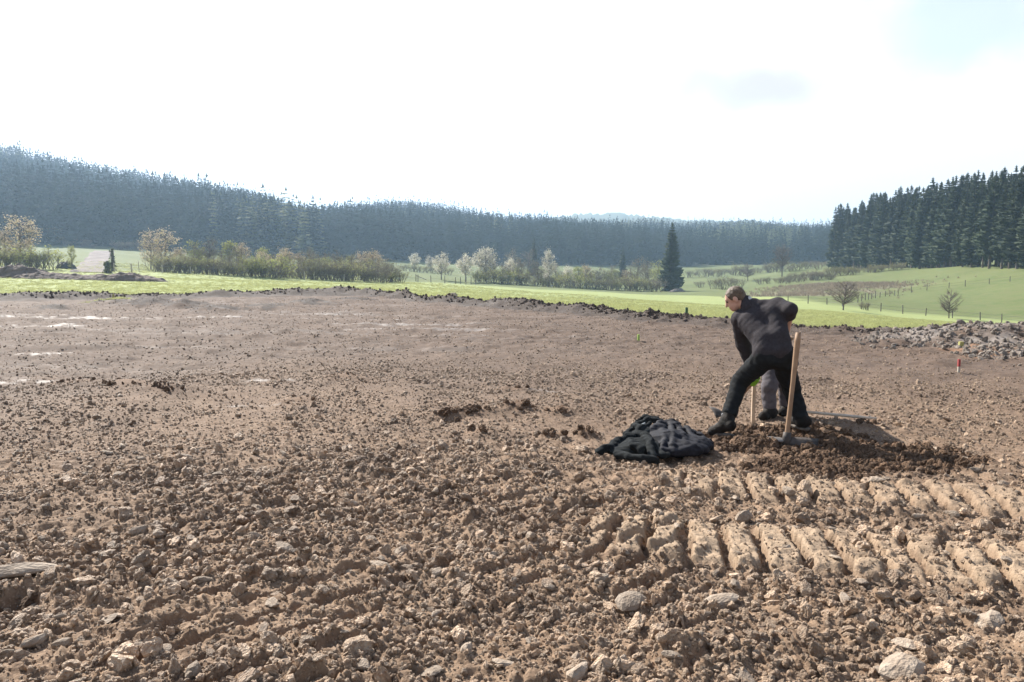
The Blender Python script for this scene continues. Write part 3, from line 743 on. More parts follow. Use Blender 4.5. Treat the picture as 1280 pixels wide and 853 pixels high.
add_forest('larch_stand', LARCH, isl, 3, 'paler budding trees scattered through the hill forest')

# --- tall spruces: the stand on the right and the lone tree
SPR = []
for i in range(5):
    Hh = 25; SPR.append((trunk_mesh(f'spruce_trunk_{i}', Hh, .3), tri_mesh(f'spruce_crown_{i}', conifer_tris(600 + i, Hh, 3.5 + .3 * (i % 3), 42, 9, 3, (.05, .12, .2, .16, .1)[i], .05), M_NEEDLE)))
def place_tree(name, pair, loc, sx, sz, label, cat, group=None, rot=None, lean=0):
    e = empty(name, loc); e.rotation_euler = (random.uniform(-lean, lean), random.uniform(-lean, lean), random.uniform(0, 6.28) if rot is None else rot); e.scale = (sx, sx, sz)
    t = link('trunk', pair[0], parent=e); c = link('crown', pair[1], parent=e)
    tag(e, label, cat, group); return e
front = [(1030, 335.5, 352), (1075, 334.5, 318), (1120, 334, 285), (1200, 334, 235), (1280, 334, 200), (1400, 334, 190)]
def stand_point(px, back):
    a = az_of(px); r = np.interp(px, [f[0] for f in front], [f[2] for f in front]) + back
    X, Y = r * math.sin(a), r * math.cos(a); return X, Y, float(land(X, Y)), r
TOP = [(1030, 272), (1042, 258), (1070, 250), (1100, 240), (1130, 233), (1160, 225), (1200, 218), (1240, 212), (1280, 205), (1400, 190)]
k = 0
for row in range(5):
    px = 1040 + row * 4
    while px < 1345 - row * 10:
        X, Y, Z, r = stand_point(px + random.uniform(-2, 2), row * 6.5 + random.uniform(0, 3.5))
        ty = np.interp(px, [q[0] for q in TOP], [q[1] for q in TOP]) + random.uniform(-5, 11)
        hgt = (EYE + r * float(slope_of(px, ty))) - Z
        hgt = min(max(hgt, 17), 31)
        lab = ('tall dark spruce in the front row of the plantation above the pasture', 'front row of the spruce plantation') if row == 0 else ('tall dark spruce crowded behind the plantation front row', 'spruces inside the plantation')
        if row == 0 and px == 1040: lab = ('spruce branched to the ground at the plantation corner facing the valley', 'front row of the spruce plantation')
        place_tree('spruce_tree', SPR[0 if (row == 0 and px < 1060) else random.choice((1, 2, 3, 4))], (X, Y, Z - .2), hgt / 25 * random.uniform(.85, 1.2), hgt / 25, lab[0], 'tree', lab[1], lean=.015)
        k += 1; px += (7.6 + (px - 1040) * .022) * random.uniform(.75, 1.25)
def fit_tree(name, pair, h0, px, py, top, label, cat='tree', group=None, wide=1.0, rmin=None, lean=.02):
    c, r = hit(px, py, rmin); hgt = r * (float(slope_of(px, top)) - float(slope_of(px, py)))
    return place_tree(name, pair, (c[0], c[1], c[2] - .05), hgt / h0 * wide, hgt / h0, label, cat, group, lean=lean), hgt, r
LONE = (trunk_mesh('lone_trunk', 25, .45), tri_mesh('lone_crown', conifer_tris(640, 25, 4.9, 52, 10, 4, .04, .03), M_NEEDLE))
print('lone', fit_tree('spruce_tree', LONE, 25, 838, 364, 277, 'lone tall dark spruce standing at the stream beyond the pasture', wide=1.05)[1:])
print('small con', fit_tree('spruce_tree', SPR[0], 25, 778, 352, 307, 'smaller dark spruce rising behind the blossoming trees', wide=1.15)[1:])
for px, py, top in ((320, 321, 277), (352, 322, 281), (667, 345, 297)):
    fit_tree('spruce_tree', SPR[0], 25, px, py, top, 'dark spruce standing before the foot of the wooded hill', group='spruces at the hill foot', wide=1.2)

# --- broadleaf trees
def grow(seed, H, spread, bare=False, stems=1, lvls=5, leaf=900, lsize=.16, lowbranch=.28, droop=0.0, up=.35):
    """trunk and limbs as tubes, twigs and leaf-sized faces as the crown"""
    g = random.Random(seed); wood = MB(); twig = MB(); tips = []
    def br(p, d, L, r, lv):
        q = p + d * L * .5 + Vector((g.uniform(-1, 1), g.uniform(-1, 1), g.uniform(-.5, .5))) * L * .07; e = q + (d + Vector((g.uniform(-.25, .25), g.uniform(-.25, .25), g.uniform(-.1, .2)))).normalized() * L * .5
        (wood if lv <= 2 else twig).tube([p, q, e], [r, r * .8, r * .6], 6 if lv < 2 else (4 if lv < 4 else 3), False)
        if lv >= (2 if stems == 1 else 1): tips.append((e, d)); tips.append((q, d))
        if lv >= lvls: return
        n = g.choice((2, 3, 3)) + (1 if bare and lv > 2 else 0)
        for k in range(n):
            a = g.uniform(0, 6.283); sp = g.uniform(.3, .85) * spread; ax = d.orthogonal().normalized(); ax.rotate(Matrix.Rotation(a, 3, d))
            nd = (d * math.cos(sp) + ax * math.sin(sp) + Vector((0, 0, up * .35 - droop * lv * .12))).normalized()
            br(p + (e - p) * g.uniform(.45, 1.0), nd, L * g.uniform(.66, .9), r * g.uniform(.5, .66), lv + 1)
    for s in range(stems):
        base = Vector((g.uniform(-1, 1), g.uniform(-1, 1), 0)) * (0 if stems == 1 else H * .16)
        d = Vector((g.uniform(-.12, .12), g.uniform(-.12, .12), 1)).normalized() if stems == 1 else Vector((g.uniform(-.5, .5), g.uniform(-.5, .5), 1)).normalized()
        L = H * lowbranch * g.uniform(.9, 1.15) * (1 if stems == 1 else .62)
        br(base - Vector((0, 0, .3)), d, L + .3, H * ((.03 if not leaf else .018) if stems == 1 else .008), 1)
    zmax = max(t[0].z for t in tips); k = H / zmax
    def sc(m): m.v = [(a * k, b * k, c * k) for a, b, c in m.v]
    sc(wood); sc(twig)
    gg = np.random.default_rng(seed); T = []
    if leaf:
        ids = gg.integers(0, len(tips), leaf)
        for i in ids:
            c = np.array(tips[i][0]) * k + gg.normal(0, 1, 3) * H * (.045 if stems == 1 else .05); s = lsize * gg.uniform(.5, 1.4)
            u = gg.normal(size=3); u /= np.linalg.norm(u); w = np.cross(u, gg.normal(size=3)); w /= np.linalg.norm(w) + 1e-6
            T.append((c - u * s, c + w * s * .7, c + u * s)); T.append((c - u * s, c + u * s, c - w * s * .7))
    return wood, twig, T
def grow_round(seed, H, leaf=2500, lsize=.15, cr=.30, ch=.36, cz=.60, nl=46, lean=.05, gap=.25, tw=1.0, nk=6):
    g = np.random.default_rng(seed); wood = MB(); twig = MB(); T = []
    ln = g.uniform(-1, 1, 2) * lean * H
    def trunk(z): return np.array([ln[0] * (z / H) ** 1.5 + .012 * H * math.sin(5 * z / H + seed), ln[1] * (z / H) ** 1.5, z])
    zs = np.linspace(-.3, H * .86, 8); wood.tube([trunk(max(z, 0)) if z > 0 else (trunk(0) + (0, 0, z)) for z in zs], [H * .02 * (1 - .85 * max(z, 0) / H) for z in zs], 7, False)
    lobes = g.normal(size=(7, 3)); lobes /= np.linalg.norm(lobes, axis=1)[:, None]; amp = g.uniform(-gap, gap, 7); cl = []
    for i in range(nl):
        u = g.normal(size=3); u /= np.linalg.norm(u); w = 1 + (amp * np.clip(lobes @ u, 0, 1) ** 2).sum()
        q = g.uniform(.45, 1.0) ** .6 * w; c = trunk(H * cz) + u * np.array([cr, cr, ch]) * H * q
        if c[2] < H * .16: continue
        z0 = min(max(H * .2, c[2] - np.hypot(c[0], c[1]) * g.uniform(.5, 1.0)), H * .8); p0 = trunk(z0); pm = (p0 + c) / 2 + np.array([0, 0, -.02 * H]) + g.normal(0, .015 * H, 3)
        L_ = np.linalg.norm(c - p0); (wood if i % 3 == 0 else twig).tube([p0, pm, c], [H * .0055 * tw, H * .0038 * tw, H * .0018 * tw], 4, False); cl.append((c, p0))
        for k in range(nk):
            b0 = pm + (c - pm) * g.uniform(0, 1); e = b0 + unit_(c - p0) * g.uniform(.02, .08) * H + g.normal(0, .05 * H, 3); twig.tube([b0, e], [H * .0018 * tw, H * .0008 * tw], 3, False)
    ids = g.integers(0, len(cl), leaf); sg = g.uniform(.03, .06, len(cl))
    for i in ids:
        c, p0 = cl[i]; c = c + (p0 - c) * abs(g.normal(0, .18)) + g.normal(0, 1, 3) * H * sg[i]; s_ = lsize * g.uniform(.5, 1.4)
        u = g.normal(size=3); u /= np.linalg.norm(u); w = np.cross(u, g.normal(size=3)); w /= np.linalg.norm(w) + 1e-6
        T.append((c - u * s_, c + w * s_ * .7, c + u * s_)); T.append((c - u * s_, c + u * s_, c - w * s_ * .7))
    return wood, twig, T
def unit_(v): return np.asarray(v) / (np.linalg.norm(v) + 1e-9)
def broadleaf(name, seed, H, spread, leafmat, **kw):
    wood, twig, T = grow_round(seed, H, **kw) if 'nl' in kw else grow(seed, H, spread, **kw)
    tm = bpy.data.meshes.new(name + '_trunk'); tm.from_pydata(wood.v, [], wood.f); tm.materials.append(M_BARK)
    n0 = len(twig.v); vv = list(twig.v); ff = list(twig.f); nt_ = len(ff)
    for t in T: b = len(vv); vv += [tuple(q) for q in t]; ff.append((b, b + 1, b + 2))
    cm = bpy.data.meshes.new(name + '_crown'); cm.from_pydata(vv, [], ff); cm.materials.append(M_TWIG)
    if leafmat is not None:
        cm.materials.append(leafmat); cm.polygons.foreach_set('material_index', [0] * nt_ + [1] * (len(ff) - nt_))
    cm.update(); return (tm, cm)
M_WHITE = mat('blossom_white', (.60, .56, .50), .8, (.45, .43, .30), 1.0, trans=.4, rnd=.15)
M_CREAM = mat('blossom_cream', (.44, .35, .27), .8, (.32, .28, .15), 1.0, trans=.4, rnd=.2)
M_YOUNG = mat('young_leaf', (.26, .27, .085), .8, (.20, .21, .075), 1.0, trans=.5, rnd=.25)
M_BUD = mat('bud', (.20, .165, .115), .9, (.18, .175, .095), 1.0, trans=.3, rnd=.25)
M_OLIVE = mat('olive_leaf', (.19, .19, .085), .9, (.25, .235, .11), 1.0, trans=.45, rnd=.3)
KT = {
    'white': [broadleaf(f'white_tree_{i}', 700 + i, 9, 0, M_WHITE, leaf=2600, lsize=.14, nl=42, cr=.33, ch=.36) for i in range(4)],
    'cream': [broadleaf(f'cream_tree_{i}', 710 + i, 10, 0, M_CREAM, leaf=1700, lsize=.14, nl=52, cr=.30, ch=.38) for i in range(4)],
    'young': [broadleaf(f'young_tree_{i}', 720 + i, 9, 0, M_YOUNG, leaf=1700, lsize=.13, nl=48, cr=.30, ch=.40, cz=.56) for i in range(4)],
    'bare': [broadleaf(f'bare_tree_{i}', 730 + i, 10, 0, M_BUD, leaf=900, lsize=.11, nl=62, cr=.30, ch=.40, cz=.57) for i in range(4)],
    'naked': [broadleaf(f'naked_tree_{i}', 741 + i, 8, 0, None, leaf=0, nl=60, cr=.40, ch=.40, cz=.6, tw=1.7, nk=12, lean=.1) for i in range(4)],
    'shrub_olive': [broadleaf(f'olive_shrub_{i}', 750 + i, 4, .7, M_OLIVE, leaf=800, lsize=.10, stems=11, lvls=4) for i in range(3)],
    'shrub_young': [broadleaf(f'young_shrub_{i}', 760 + i, 4, .7, M_YOUNG, leaf=900, lsize=.10, stems=11, lvls=4) for i in range(3)],
    'shrub_bud': [broadleaf(f'bud_shrub_{i}', 770 + i, 4, .7, M_BUD, leaf=600, lsize=.09, stems=13, lvls=4) for i in range(3)],
}
H0 = dict(white=9, cream=10, young=9, bare=10, naked=8, shrub_olive=4, shrub_young=4, shrub_bud=4)
def bl(kind, px, py, top, label, group=None, wide=1.0, rmin=60):
    if 'hedge' in (group or ''): px += random.uniform(-3, 3); py += random.uniform(-1.5, 1); top = py - (py - top) * random.uniform(.55, 1.35)
    nm = 'shrub' if kind.startswith('shrub') else 'broadleaf_tree'
    o, h, r = fit_tree(nm, random.choice(KT[kind]), H0[kind], px, py, top, label, 'shrub' if nm == 'shrub' else 'tree', group, wide, rmin); return o
GL = 'trees of the copse beside the track'; GC = 'trees along the stream'
for kind, px, py, top, w, lab, grp in [
    ('cream', 26, 335, 267, 1.1, 'tall cream-blossomed tree with dark trunk above the earth heap', None),
    ('cream', 8, 335, 284, 1.0, 'slimmer cream-blossomed tree leaning out beside the tall one', None),
    ('cream', 66, 305, 279, 1.3, 'rounded cream-blossomed tree topping the hedge up the slope', None),
    ('young', 90, 338, 303, .6, 'spindly young sapling standing left of the muddy track', None),
    ('cream', 189, 338, 288, .9, 'cream-blossomed tree with twin dark trunks at the copse end by the track', None),
    ('cream', 207, 339, 285, 1.1, 'cream-blossomed tree, highest of the copse beside the track', None),
    ('young', 243, 340, 297, 1.2, 'yellow-green budding tree in the copse', GL),
    ('bare', 264, 341, 294, .9, 'grey-brown bare tree between yellow-green neighbours in the copse', None),
    ('young', 286, 341, 297, 1.2, 'yellow-green budding tree in the copse', GL),
    ('cream', 304, 342, 298, .9, 'pinkish cream tree in the copse beyond the pasture', GL + ', cream'),
    ('young', 330, 343, 306, 1.1, 'yellow-green budding tree in the copse', GL),
    ('cream', 358, 346, 305, 1.1, 'pinkish cream tree in the copse beyond the pasture', GL + ', cream'),
    ('bare', 388, 347, 308, 1.0, 'brownish bare tree in the copse beyond the pasture', GL + ', bare'),
    ('bare', 408, 348, 312, .8, 'brownish bare tree in the copse beyond the pasture', GL + ', bare'),
    ('bare', 424, 349, 312, .9, 'brownish bare tree in the copse beyond the pasture', GL + ', bare'),
    ('young', 440, 349, 316, 1.0, 'yellow-green budding tree in the copse', GL),
    ('cream', 452, 350, 313, 1.0, 'pinkish cream tree in the copse beyond the pasture', GL + ', cream'),
    ('cream', 467, 351, 311, 1.1, 'pinkish cream tree in the copse beyond the pasture', GL + ', cream'),
    ('bare', 483, 352, 320, 1.0, 'brownish bare tree in the copse beyond the pasture', GL + ', bare'),
    ('white', 518, 339, 315, 1.0, 'rounded white-blossomed tree, first past the end of the copse', None),
    ('white', 538, 341, 318, .85, 'small white-blossomed tree between two larger white ones', None),
    ('white', 552, 350, 314, 1.0, 'white-blossomed tree by the broken pasture fence', None),
    ('white', 582, 353, 315, 1.0, 'white-blossomed tree behind the broken fence gap', None),
    ('white', 607, 352, 307, 1.15, 'large white-blossomed tree, tallest of the stream row', None),
    ('white', 638, 354, 322, .85, 'small bright white tree among bare trees by the stream', None),
    ('bare', 652, 356, 321, .8, 'grey-brown bare tree along the stream', GC + ', bare'),
    ('bare', 672, 358, 322, .9, 'grey-brown bare tree along the stream', GC + ', bare'),
    ('white', 686, 359, 311, .6, 'tall narrow tree with pale top and straight dark trunk', None),
    ('bare', 694, 358, 330, .9, 'grey-brown bare tree along the stream', GC + ', bare'),
    ('white', 710, 358, 331, .85, 'bright white-blossomed tree rising from the stream thicket', None),
    ('cream', 732, 359, 330, 1.1, 'pinkish cream blossoming tree rising from the stream thicket', GC + ', cream'),
    ('young', 760, 360, 338, 1.2, 'yellowish budding tree rising from the stream thicket', None),
    ('cream', 783, 361, 337, 1.2, 'pinkish cream blossoming tree rising from the stream thicket', GC + ', cream'),
    ('bare', 765, 354, 329, 1.1, 'grey bare tree behind the blossoming stream row', GC + ', behind'),
    ('bare', 796, 354, 318, 1.2, 'grey bare tree behind the blossoming stream row', GC + ', behind'),
    ('bare', 810, 356, 321, 1.1, 'grey bare tree behind the blossoming stream row', GC + ', behind'),
    ('young', 822, 360, 322, 1.1, 'yellow-green tree leaning on the lone spruce', None),
    ('bare', 615, 344, 312, 1.1, 'grey bare tree behind the blossoming stream row', GC + ', behind'),
    ('bare', 640, 346, 308, 1.2, 'grey bare tree behind the blossoming stream row', GC + ', behind'),
    ('bare', 660, 346, 310, 1.2, 'grey bare tree behind the blossoming stream row', GC + ', behind'),
    ('naked', 977, 346, 303, 1.0, 'large leafless tree spreading on the pasture rise', None),
    ('naked', 935, 351, 328, 1.3, 'leafless dome-shaped tree beyond the bent worker', None),
    ('naked', 1054, 388, 350, 1.25, 'leafless leaning tree on the lower pasture fence', None),
    ('naked', 1186, 398, 361, 1.0, 'small leafless tree standing upright by the fence', None),
]: bl(kind, px, py, top, lab, grp, w)
SH = 'shrubs under the copse'
for i, px in enumerate(np.arange(196, 500, 7.0)):
    px += random.uniform(-2, 2); py = np.interp(px, [190, 260, 340, 420, 500], [340, 343, 347, 351, 354]); kd = random.choice(('shrub_olive', 'shrub_young', 'shrub_olive', 'shrub_bud'))
    bl(kd, px, py + .3, py - random.uniform(9, 30), {'shrub_olive': 'olive-green leafing shrub in the thicket under the copse', 'shrub_young': 'yellow-green leafing shrub in the thicket under the copse', 'shrub_bud': 'grey-brown budding shrub in the thicket under the copse'}[kd], SH, random.uniform(1.0, 1.5))
for i, px in enumerate(np.arange(598, 830, 7.5)):
    px += random.uniform(-2, 2); py = np.interp(px, [598, 700, 830], [353.5, 360, 365.5]); kd = random.choice(('shrub_olive', 'shrub_olive', 'shrub_bud', 'shrub_young'))
    bl(kd, px, py, py - random.uniform(9, 21), {'shrub_olive': 'olive-green leafing shrub in the stream thicket', 'shrub_young': 'yellow-green leafing shrub in the stream thicket', 'shrub_bud': 'grey-brown budding shrub in the stream thicket'}[kd], 'shrubs along the stream', random.uniform(1.0, 1.6))
for px in np.arange(228, 492, 9.5):
    px += random.uniform(-4, 4); py = np.interp(px, [190, 260, 340, 420, 500], [338.5, 341.5, 345.5, 349, 352]); kd = random.choice(('young', 'bare', 'cream', 'bare'))
    bl(kd, px, py, py - random.uniform(22, 37), {'young': 'low yellow-green tree crowded inside the copse', 'bare': 'low grey-brown budding tree crowded inside the copse', 'cream': 'low cream-flowered tree crowded inside the copse'}[kd], 'low trees inside the copse', random.uniform(.9, 1.4))
for px in np.arange(600, 828, 6.5):
    px += random.uniform(-4, 4); py = np.interp(px, [598, 700, 830], [351.5, 357.5, 362]); kd = random.choice(('young', 'bare', 'bare'))
    bl(kd, px, py, py - random.uniform(12, 32), {'young': 'low yellow-green tree crowded along the stream', 'bare': 'low grey-brown budding tree crowded along the stream'}[kd], 'low trees along the stream', random.uniform(.9, 1.4))
for px, py, top, w, kd in ((18, 337, 305, 1.3, 'shrub_young'), (45, 337, 309, 1.3, 'shrub_young'), (62, 337, 306, 1.4, 'shrub_young'), (-8, 337, 300, 1.4, 'shrub_olive'), (34, 337, 312, 1.3, 'shrub_olive'), (5, 337, 312, 1.3, 'shrub_olive')):
    bl(kd, px, py, top, {'shrub_young': 'bright yellow-green bush below the tall cream-blossomed tree', 'shrub_olive': 'olive bush below the tall cream-blossomed tree'}[kd], 'bushes by the earth heap', w)
for px in np.arange(60, 118, 7): bl('shrub_bud', px, np.interp(px, [60, 118], [303, 311]), np.interp(px, [60, 118], [290, 301]), 'grey budding hedge shrub climbing the slope beside the track', 'hedge up the slope', 1.4)
for px in np.arange(150, 200, 10): bl('shrub_bud', px, 313, 300, 'grey shrub at the hill foot beyond the track', 'shrubs at the hill foot', 1.4)
for px in np.arange(505, 560, 9): bl('shrub_olive', px, np.interp(px, [505, 560], [339, 344]), np.interp(px, [505, 560], [330, 334]), 'green shrub below the white-blossomed trees', 'shrubs below the white trees', 1.3)
for px in np.arange(972, 1045, 7.5): bl('shrub_bud', px, np.interp(px, [972, 1045], [355, 349]), np.interp(px, [972, 1010, 1045], [346, 338, 335]), 'grey-brown hedge shrub below the large leafless tree', 'hedge on the pasture rise', 1.5)
for px in np.arange(1040, 1135, 8): bl('shrub_olive', px, np.interp(px, [1040, 1135], [346, 336]), np.interp(px, [1040, 1135], [335, 329]), 'olive hedge shrub at the foot of the spruce plantation', 'hedge below the plantation', 1.5)
for px in np.arange(860, 1040, 9): bl(random.choice(('shrub_bud', 'shrub_olive')), px, np.interp(px, [860, 940, 1040], [347, 344, 334]), np.interp(px, [860, 940, 1040], [337, 332, 324]), 'rounded shrub in the hedge line across the far pasture', 'far pasture hedge', 1.4)
for px, py, top in ((875, 360, 350), (893, 361, 347), (905, 362, 343), (921, 362, 345), (950, 356, 346), (961, 355, 345), (985, 355, 347)):
    bl('shrub_bud', px, py, top, 'small twiggy bush on the pasture behind the worker', 'bushes on the pasture', 1.1)
bl('shrub_bud', 1082, 388, 376, 'low tangled bush beside the leaning leafless tree', None, 1.2)

# ivy-clad stumps beside the track
M_IVY = mat('ivy', (.07, .085, .04), .8, (.11, .12, .055), 3, trans=.2)
def ivy(px, py, top, label):
    c, r = hit(px, py, 100); h = r * float(slope_of(px, top) - slope_of(px, py)); e = empty('ivy_trunk', tuple(c)); b = MB()
    b.tube([(0, 0, -.3), (.1, 0, h * .5), (0, .1, h)], [.3, .24, .15], 7); b.build('trunk', M_BARK, e)
    T = []
    for k in range(330):
        z = rng.random() * h; q = rng.uniform(0, 6.28); rd = (.42 - .2 * z / h) * rng.uniform(.5, 1.25); cc = np.array([rd * math.cos(q), rd * math.sin(q), z])
        u = rng.normal(size=3) * .16; w = rng.normal(size=3) * .16; T.append((cc, cc + u, cc + w))
    link('crown', tri_mesh('ivy_crown', T, M_IVY), parent=e); tag(e, label, 'tree')
ivy(141, 340, 311, 'tall ivy-clad trunk standing right of the muddy track')
ivy(134.5, 342, 327, 'short leafy stump in front of the ivy-clad trunk')

# ------------------------------------------------------------------ grass
M_GRASS = mat('grass_blade', (.31, .325, .145), .8, (.37, .375, .175), .4, trans=.5, rnd=.25, spec=.2)
def tuft(seed, n, h):
    g = np.random.default_rng(seed); T = []
    for k in range(n):
        a = g.uniform(0, 6.28); b = np.array([math.cos(a), math.sin(a), 0]) * g.uniform(0, .09); a2 = g.uniform(0, 6.28); s = np.array([math.cos(a2), math.sin(a2), 0]) * .006
        tip = b + np.array([g.normal(0, .035), g.normal(0, .035), h * g.uniform(.5, 1.2)]); T.append((b - s, b + s, tip))
    return T
C_TUFT = proto_collection('grass_tuft', [(tri_mesh(f'grass_tuft_{i}', tuft(800 + i, 22, .055), M_GRASS), None) for i in range(4)])
n = 60000; a = rng.uniform(R_(-43), R_(43), n); r = r_edge(a) * (1.0 + 4.0 * rng.random(n) ** 2.3); r = np.where(rng.random(n) < .12, r_edge(a) * (1 + .02 * rng.random(n)), r)
x = r * np.sin(a); y = r * np.cos(a); s = rng.uniform(.6, 1.3, n) * (1 + (r - 20) / 60)
o = scatter('grass', C_TUFT, np.stack([x, y, land(x, y) - .01], 1), np.stack([s * 1.3, s * 1.3, s * (.6 + .7 * fbm2(x * .5, y * .5, 2, 43))], 1), np.stack([np.zeros(n), np.zeros(n), rng.uniform(0, 6.28, n)], 1), rng.integers(0, 4, n))
tag(o, 'short fresh grass covering the near pasture', kind='stuff')
# a scrap of turf left on the dirt bank by the yellow peg
g0 = G(137, 381); n = 260; x = g0[0] + rng.normal(0, .38, n); y = g0[1] + rng.normal(0, .25, n)
o = scatter('turf_scrap', C_TUFT, np.stack([x, y, soil(x, y)], 1), np.full((n, 3), 1.5), np.stack([np.zeros(n), np.zeros(n), rng.uniform(0, 6.28, n)], 1), rng.integers(0, 4, n)); tag(o, 'scrap of green turf left on the dirt bank by the peg', kind='stuff')
# rough dead stalks on the uncut scrub patch
M_STALK = mat('dead_stalk', (.23, .185, .13), .9, (.30, .26, .2), .4, trans=.3, rnd=.3)
C_STALK = proto_collection('dead_tuft', [(tri_mesh(f'dead_tuft_{i}', tuft(820 + i, 16, .3), M_STALK), None) for i in range(3)])
pp = []
for px, py, rx, ry in ((1060, 357, 14, 14), (1030, 362, 13, 12), (1095, 356, 8, 10), (1000, 368, 10, 10), (1010, 358, 10, 10)):
    c, _ = hit(px, py, 125); pp.append(np.stack([c[0] + rx * .55 * rng.normal(size=420), c[1] + ry * .55 * rng.normal(size=420)], 1))
pp = np.concatenate(pp); n = len(pp); s = rng.uniform(1.0, 2.6, n)
o = scatter('scrub', C_STALK, np.stack([pp[:, 0], pp[:, 1], land(pp[:, 0], pp[:, 1])], 1), np.stack([s * 2.2, s * 2.2, s], 1), np.stack([np.zeros(n), np.zeros(n), rng.uniform(0, 6.28, n)], 1), rng.integers(0, 3, n)); tag(o, 'dry brown stalks on the uncut slope patch', kind='stuff')

# ------------------------------------------------------------------ earth heaps
M_EARTH = mat('dark_earth', (.085, .064, .055), .95, (.15, .118, .10), 1.2, bump=.8, bscale=3, bdist=.2)
def mound(name, px, py, lx, ly, h, label, seed, m=M_EARTH, rot=0.0, cat='earth heap', z=None):
    if z is None: c, r = hit(px, py, 50)
    else: c = G(px, py)
    n = 56; u = np.linspace(-1, 1, n); U, W = np.meshgrid(u, u, indexing='ij'); d = np.hypot(U, W)
    Z = np.clip(1 - d ** 1.6, 0, 1) ** .8 * h * (.45 + 1.0 * fbm2(U * 2.5 + seed, W * 2.5, 3, seed)) + domes(U * lx / 2 + seed, W * ly / 2, max(lx, ly) * .07, seed, .25, .6, .8) * .5 * (d < .95)
    Z = Z - .25 * (d > .97) - .05
    X = U * lx / 2; Y = W * ly / 2; X, Y = X * math.cos(rot) - Y * math.sin(rot), X * math.sin(rot) + Y * math.cos(rot)
    Zb = land(c[0] + X, c[1] + Y) - c[2]
    V = np.stack([X, Y, Z + Zb], -1).reshape(-1, 3); i = (np.arange(n - 1)[:, None] * n + np.arange(n - 1)[None]).ravel()
    Fq = np.stack([i, i + n, i + n + 1, i + 1], 1); k = (d.ravel()[Fq] < 1.02).all(1)
    o = link(name, mesh_np(name, V, Fq[k], smooth=False), m, loc=tuple(c)); tag(o, label, cat); return o
mound('earth_heap', 18, 347.5, 9, 3.5, 1.15, 'long dark earth heap below the tall cream-blossomed tree', 901)
mound('earth_heap', 60, 348.5, 7, 3, .6, 'low dark earth heap joining the long one to the track mouth', 902)
mound('earth_heap', 108, 349.5, 8, 3, .55, 'low rubbly grey-brown heap across the mouth of the muddy track', 903)
mound('earth_heap', 158, 351, 8, 2.6, .7, 'smooth tapering dark heap at the right end of the row', 904)
mound('dark_heap', 83, 336.5, 3.2, 2.4, 1.5, 'small black rounded heap beside the spindly sapling', 905, mat('black_heap', (.02, .02, .022), .7, (.04, .04, .042), 3), cat='heap')
mound('stone_heap', 847, 365, 5, 2.6, 1.1, 'dark grey heap at the foot of the lone spruce', 906, mat('grey_heap', (.09, .08, .075), .9, (.17, .155, .145), 1), cat='heap')

# rubble on the low bank at the right
M_RUB = mat('rubble', (.17, .135, .11), .95, (.27, .235, .20), 2.2, 5, bump=.6, bscale=6, rnd=.35, bdist=.08)
C_RUB = proto_collection('rubble_shape', [(rock_mesh(f'rubble_shape_{i}', 180 + i, 2, .6, 7, .1), M_RUB) for i in range(5)])
xs, ys, ss = [], [], []
for px, py, rad, hh in RUB:
    c = G(px, py); n = 260; t = rng.uniform(0, 6.28, n); q = rad * 1.2 * np.sqrt(rng.random(n)); xs.append(c[0] + q * np.cos(t)); ys.append(c[1] + q * np.sin(t)); ss.append(.01 + .07 * rng.random(n) ** 4)
xs = np.concatenate(xs); ys = np.concatenate(ys); ss = np.concatenate(ss); k = np.hypot(xs, ys) < r_edge(np.arctan2(xs, ys)) * 1.0
scatter_clods('rubble', C_RUB, 5, xs[k], ys[k], ss[k], 'grey rubble and lumps on the low bank at the turf edge')

# ================================================================== FENCES AND PEGS
M_POST = mat('weathered_wood', (.10, .085, .07), .9, (.17, .15, .13), 6, bump=.3, bscale=20)
M_POSTP = mat('pale_wood', (.36, .31, .25), .85, (.45, .40, .33), 6)
M_WIRE = mat('wire', (.16, .155, .15), .6, metallic=.6)
def fence(label, pts, step, hgt, m=M_POST, r=.07, wires=(.45, .9), rmin=100, skip=0, name='pasture_fence'):
    C = np.array([hit(a, b, rmin)[0] for a, b in pts]); seg = np.hypot(*np.diff(C[:, :2], axis=0).T); L = np.concatenate([[0], np.cumsum(seg)])
    e = empty(name, tuple(C[0])); tops = []
    for d in np.arange(0, L[-1], step):
        d2 = d + random.uniform(-.25, .25) * step * .5; X = float(np.interp(d2, L, C[:, 0])); Y = float(np.interp(d2, L, C[:, 1])); Z = float(land(X, Y)); h = hgt * random.uniform(.85, 1.12)
        if random.random() < skip: continue
        lx, ly = random.uniform(-.08, .08), random.uniform(-.08, .08); p = Vector((X, Y, Z)) - Vector(C[0]); b = MB()
        b.tube([p - Vector((0, 0, .3)), p + Vector((lx * .5, ly * .5, h * .5)), p + Vector((lx, ly, h))], [r * 1.05, r, r * .9], 7); b.build('post', m, e); tops.append(p)
    for w in wires:
        b = MB(); b.tube([p + Vector((0, .0, w + random.uniform(-.03, .03))) for p in tops], [.012] * len(tops), 4); b.build('wire', M_WIRE, e)
    tag(e, label, 'fence'); return e
fence('wire fence along the foot of the pasture past both small leafless trees', [(985, 379), (1035, 381), (1079, 387), (1126, 392.5), (1175, 396.5), (1225, 400.5), (1268, 404.5), (1310, 407)], 3.2, 1.25)
fence('wire fence running diagonally up the pasture below the plantation', [(1072, 378.5), (1095, 373), (1125, 368), (1158, 363.5), (1200, 359), (1240, 355), (1275, 351), (1310, 347)], 3.4, 1.2)
fence('pale-posted fence in front of the copse thicket', [(165, 341), (230, 342.5), (283, 344.5), (321, 346.5), (375, 349.5), (430, 352)], 6.2, 1.3, M_POSTP, .09, (.5, 1.0))
fence('sparse post fence between the copse and white-blossomed trees', [(498, 352), (520, 353), (545, 354), (570, 355), (596, 356)], 4.6, 1.5, M_POST, .08, (.9,))
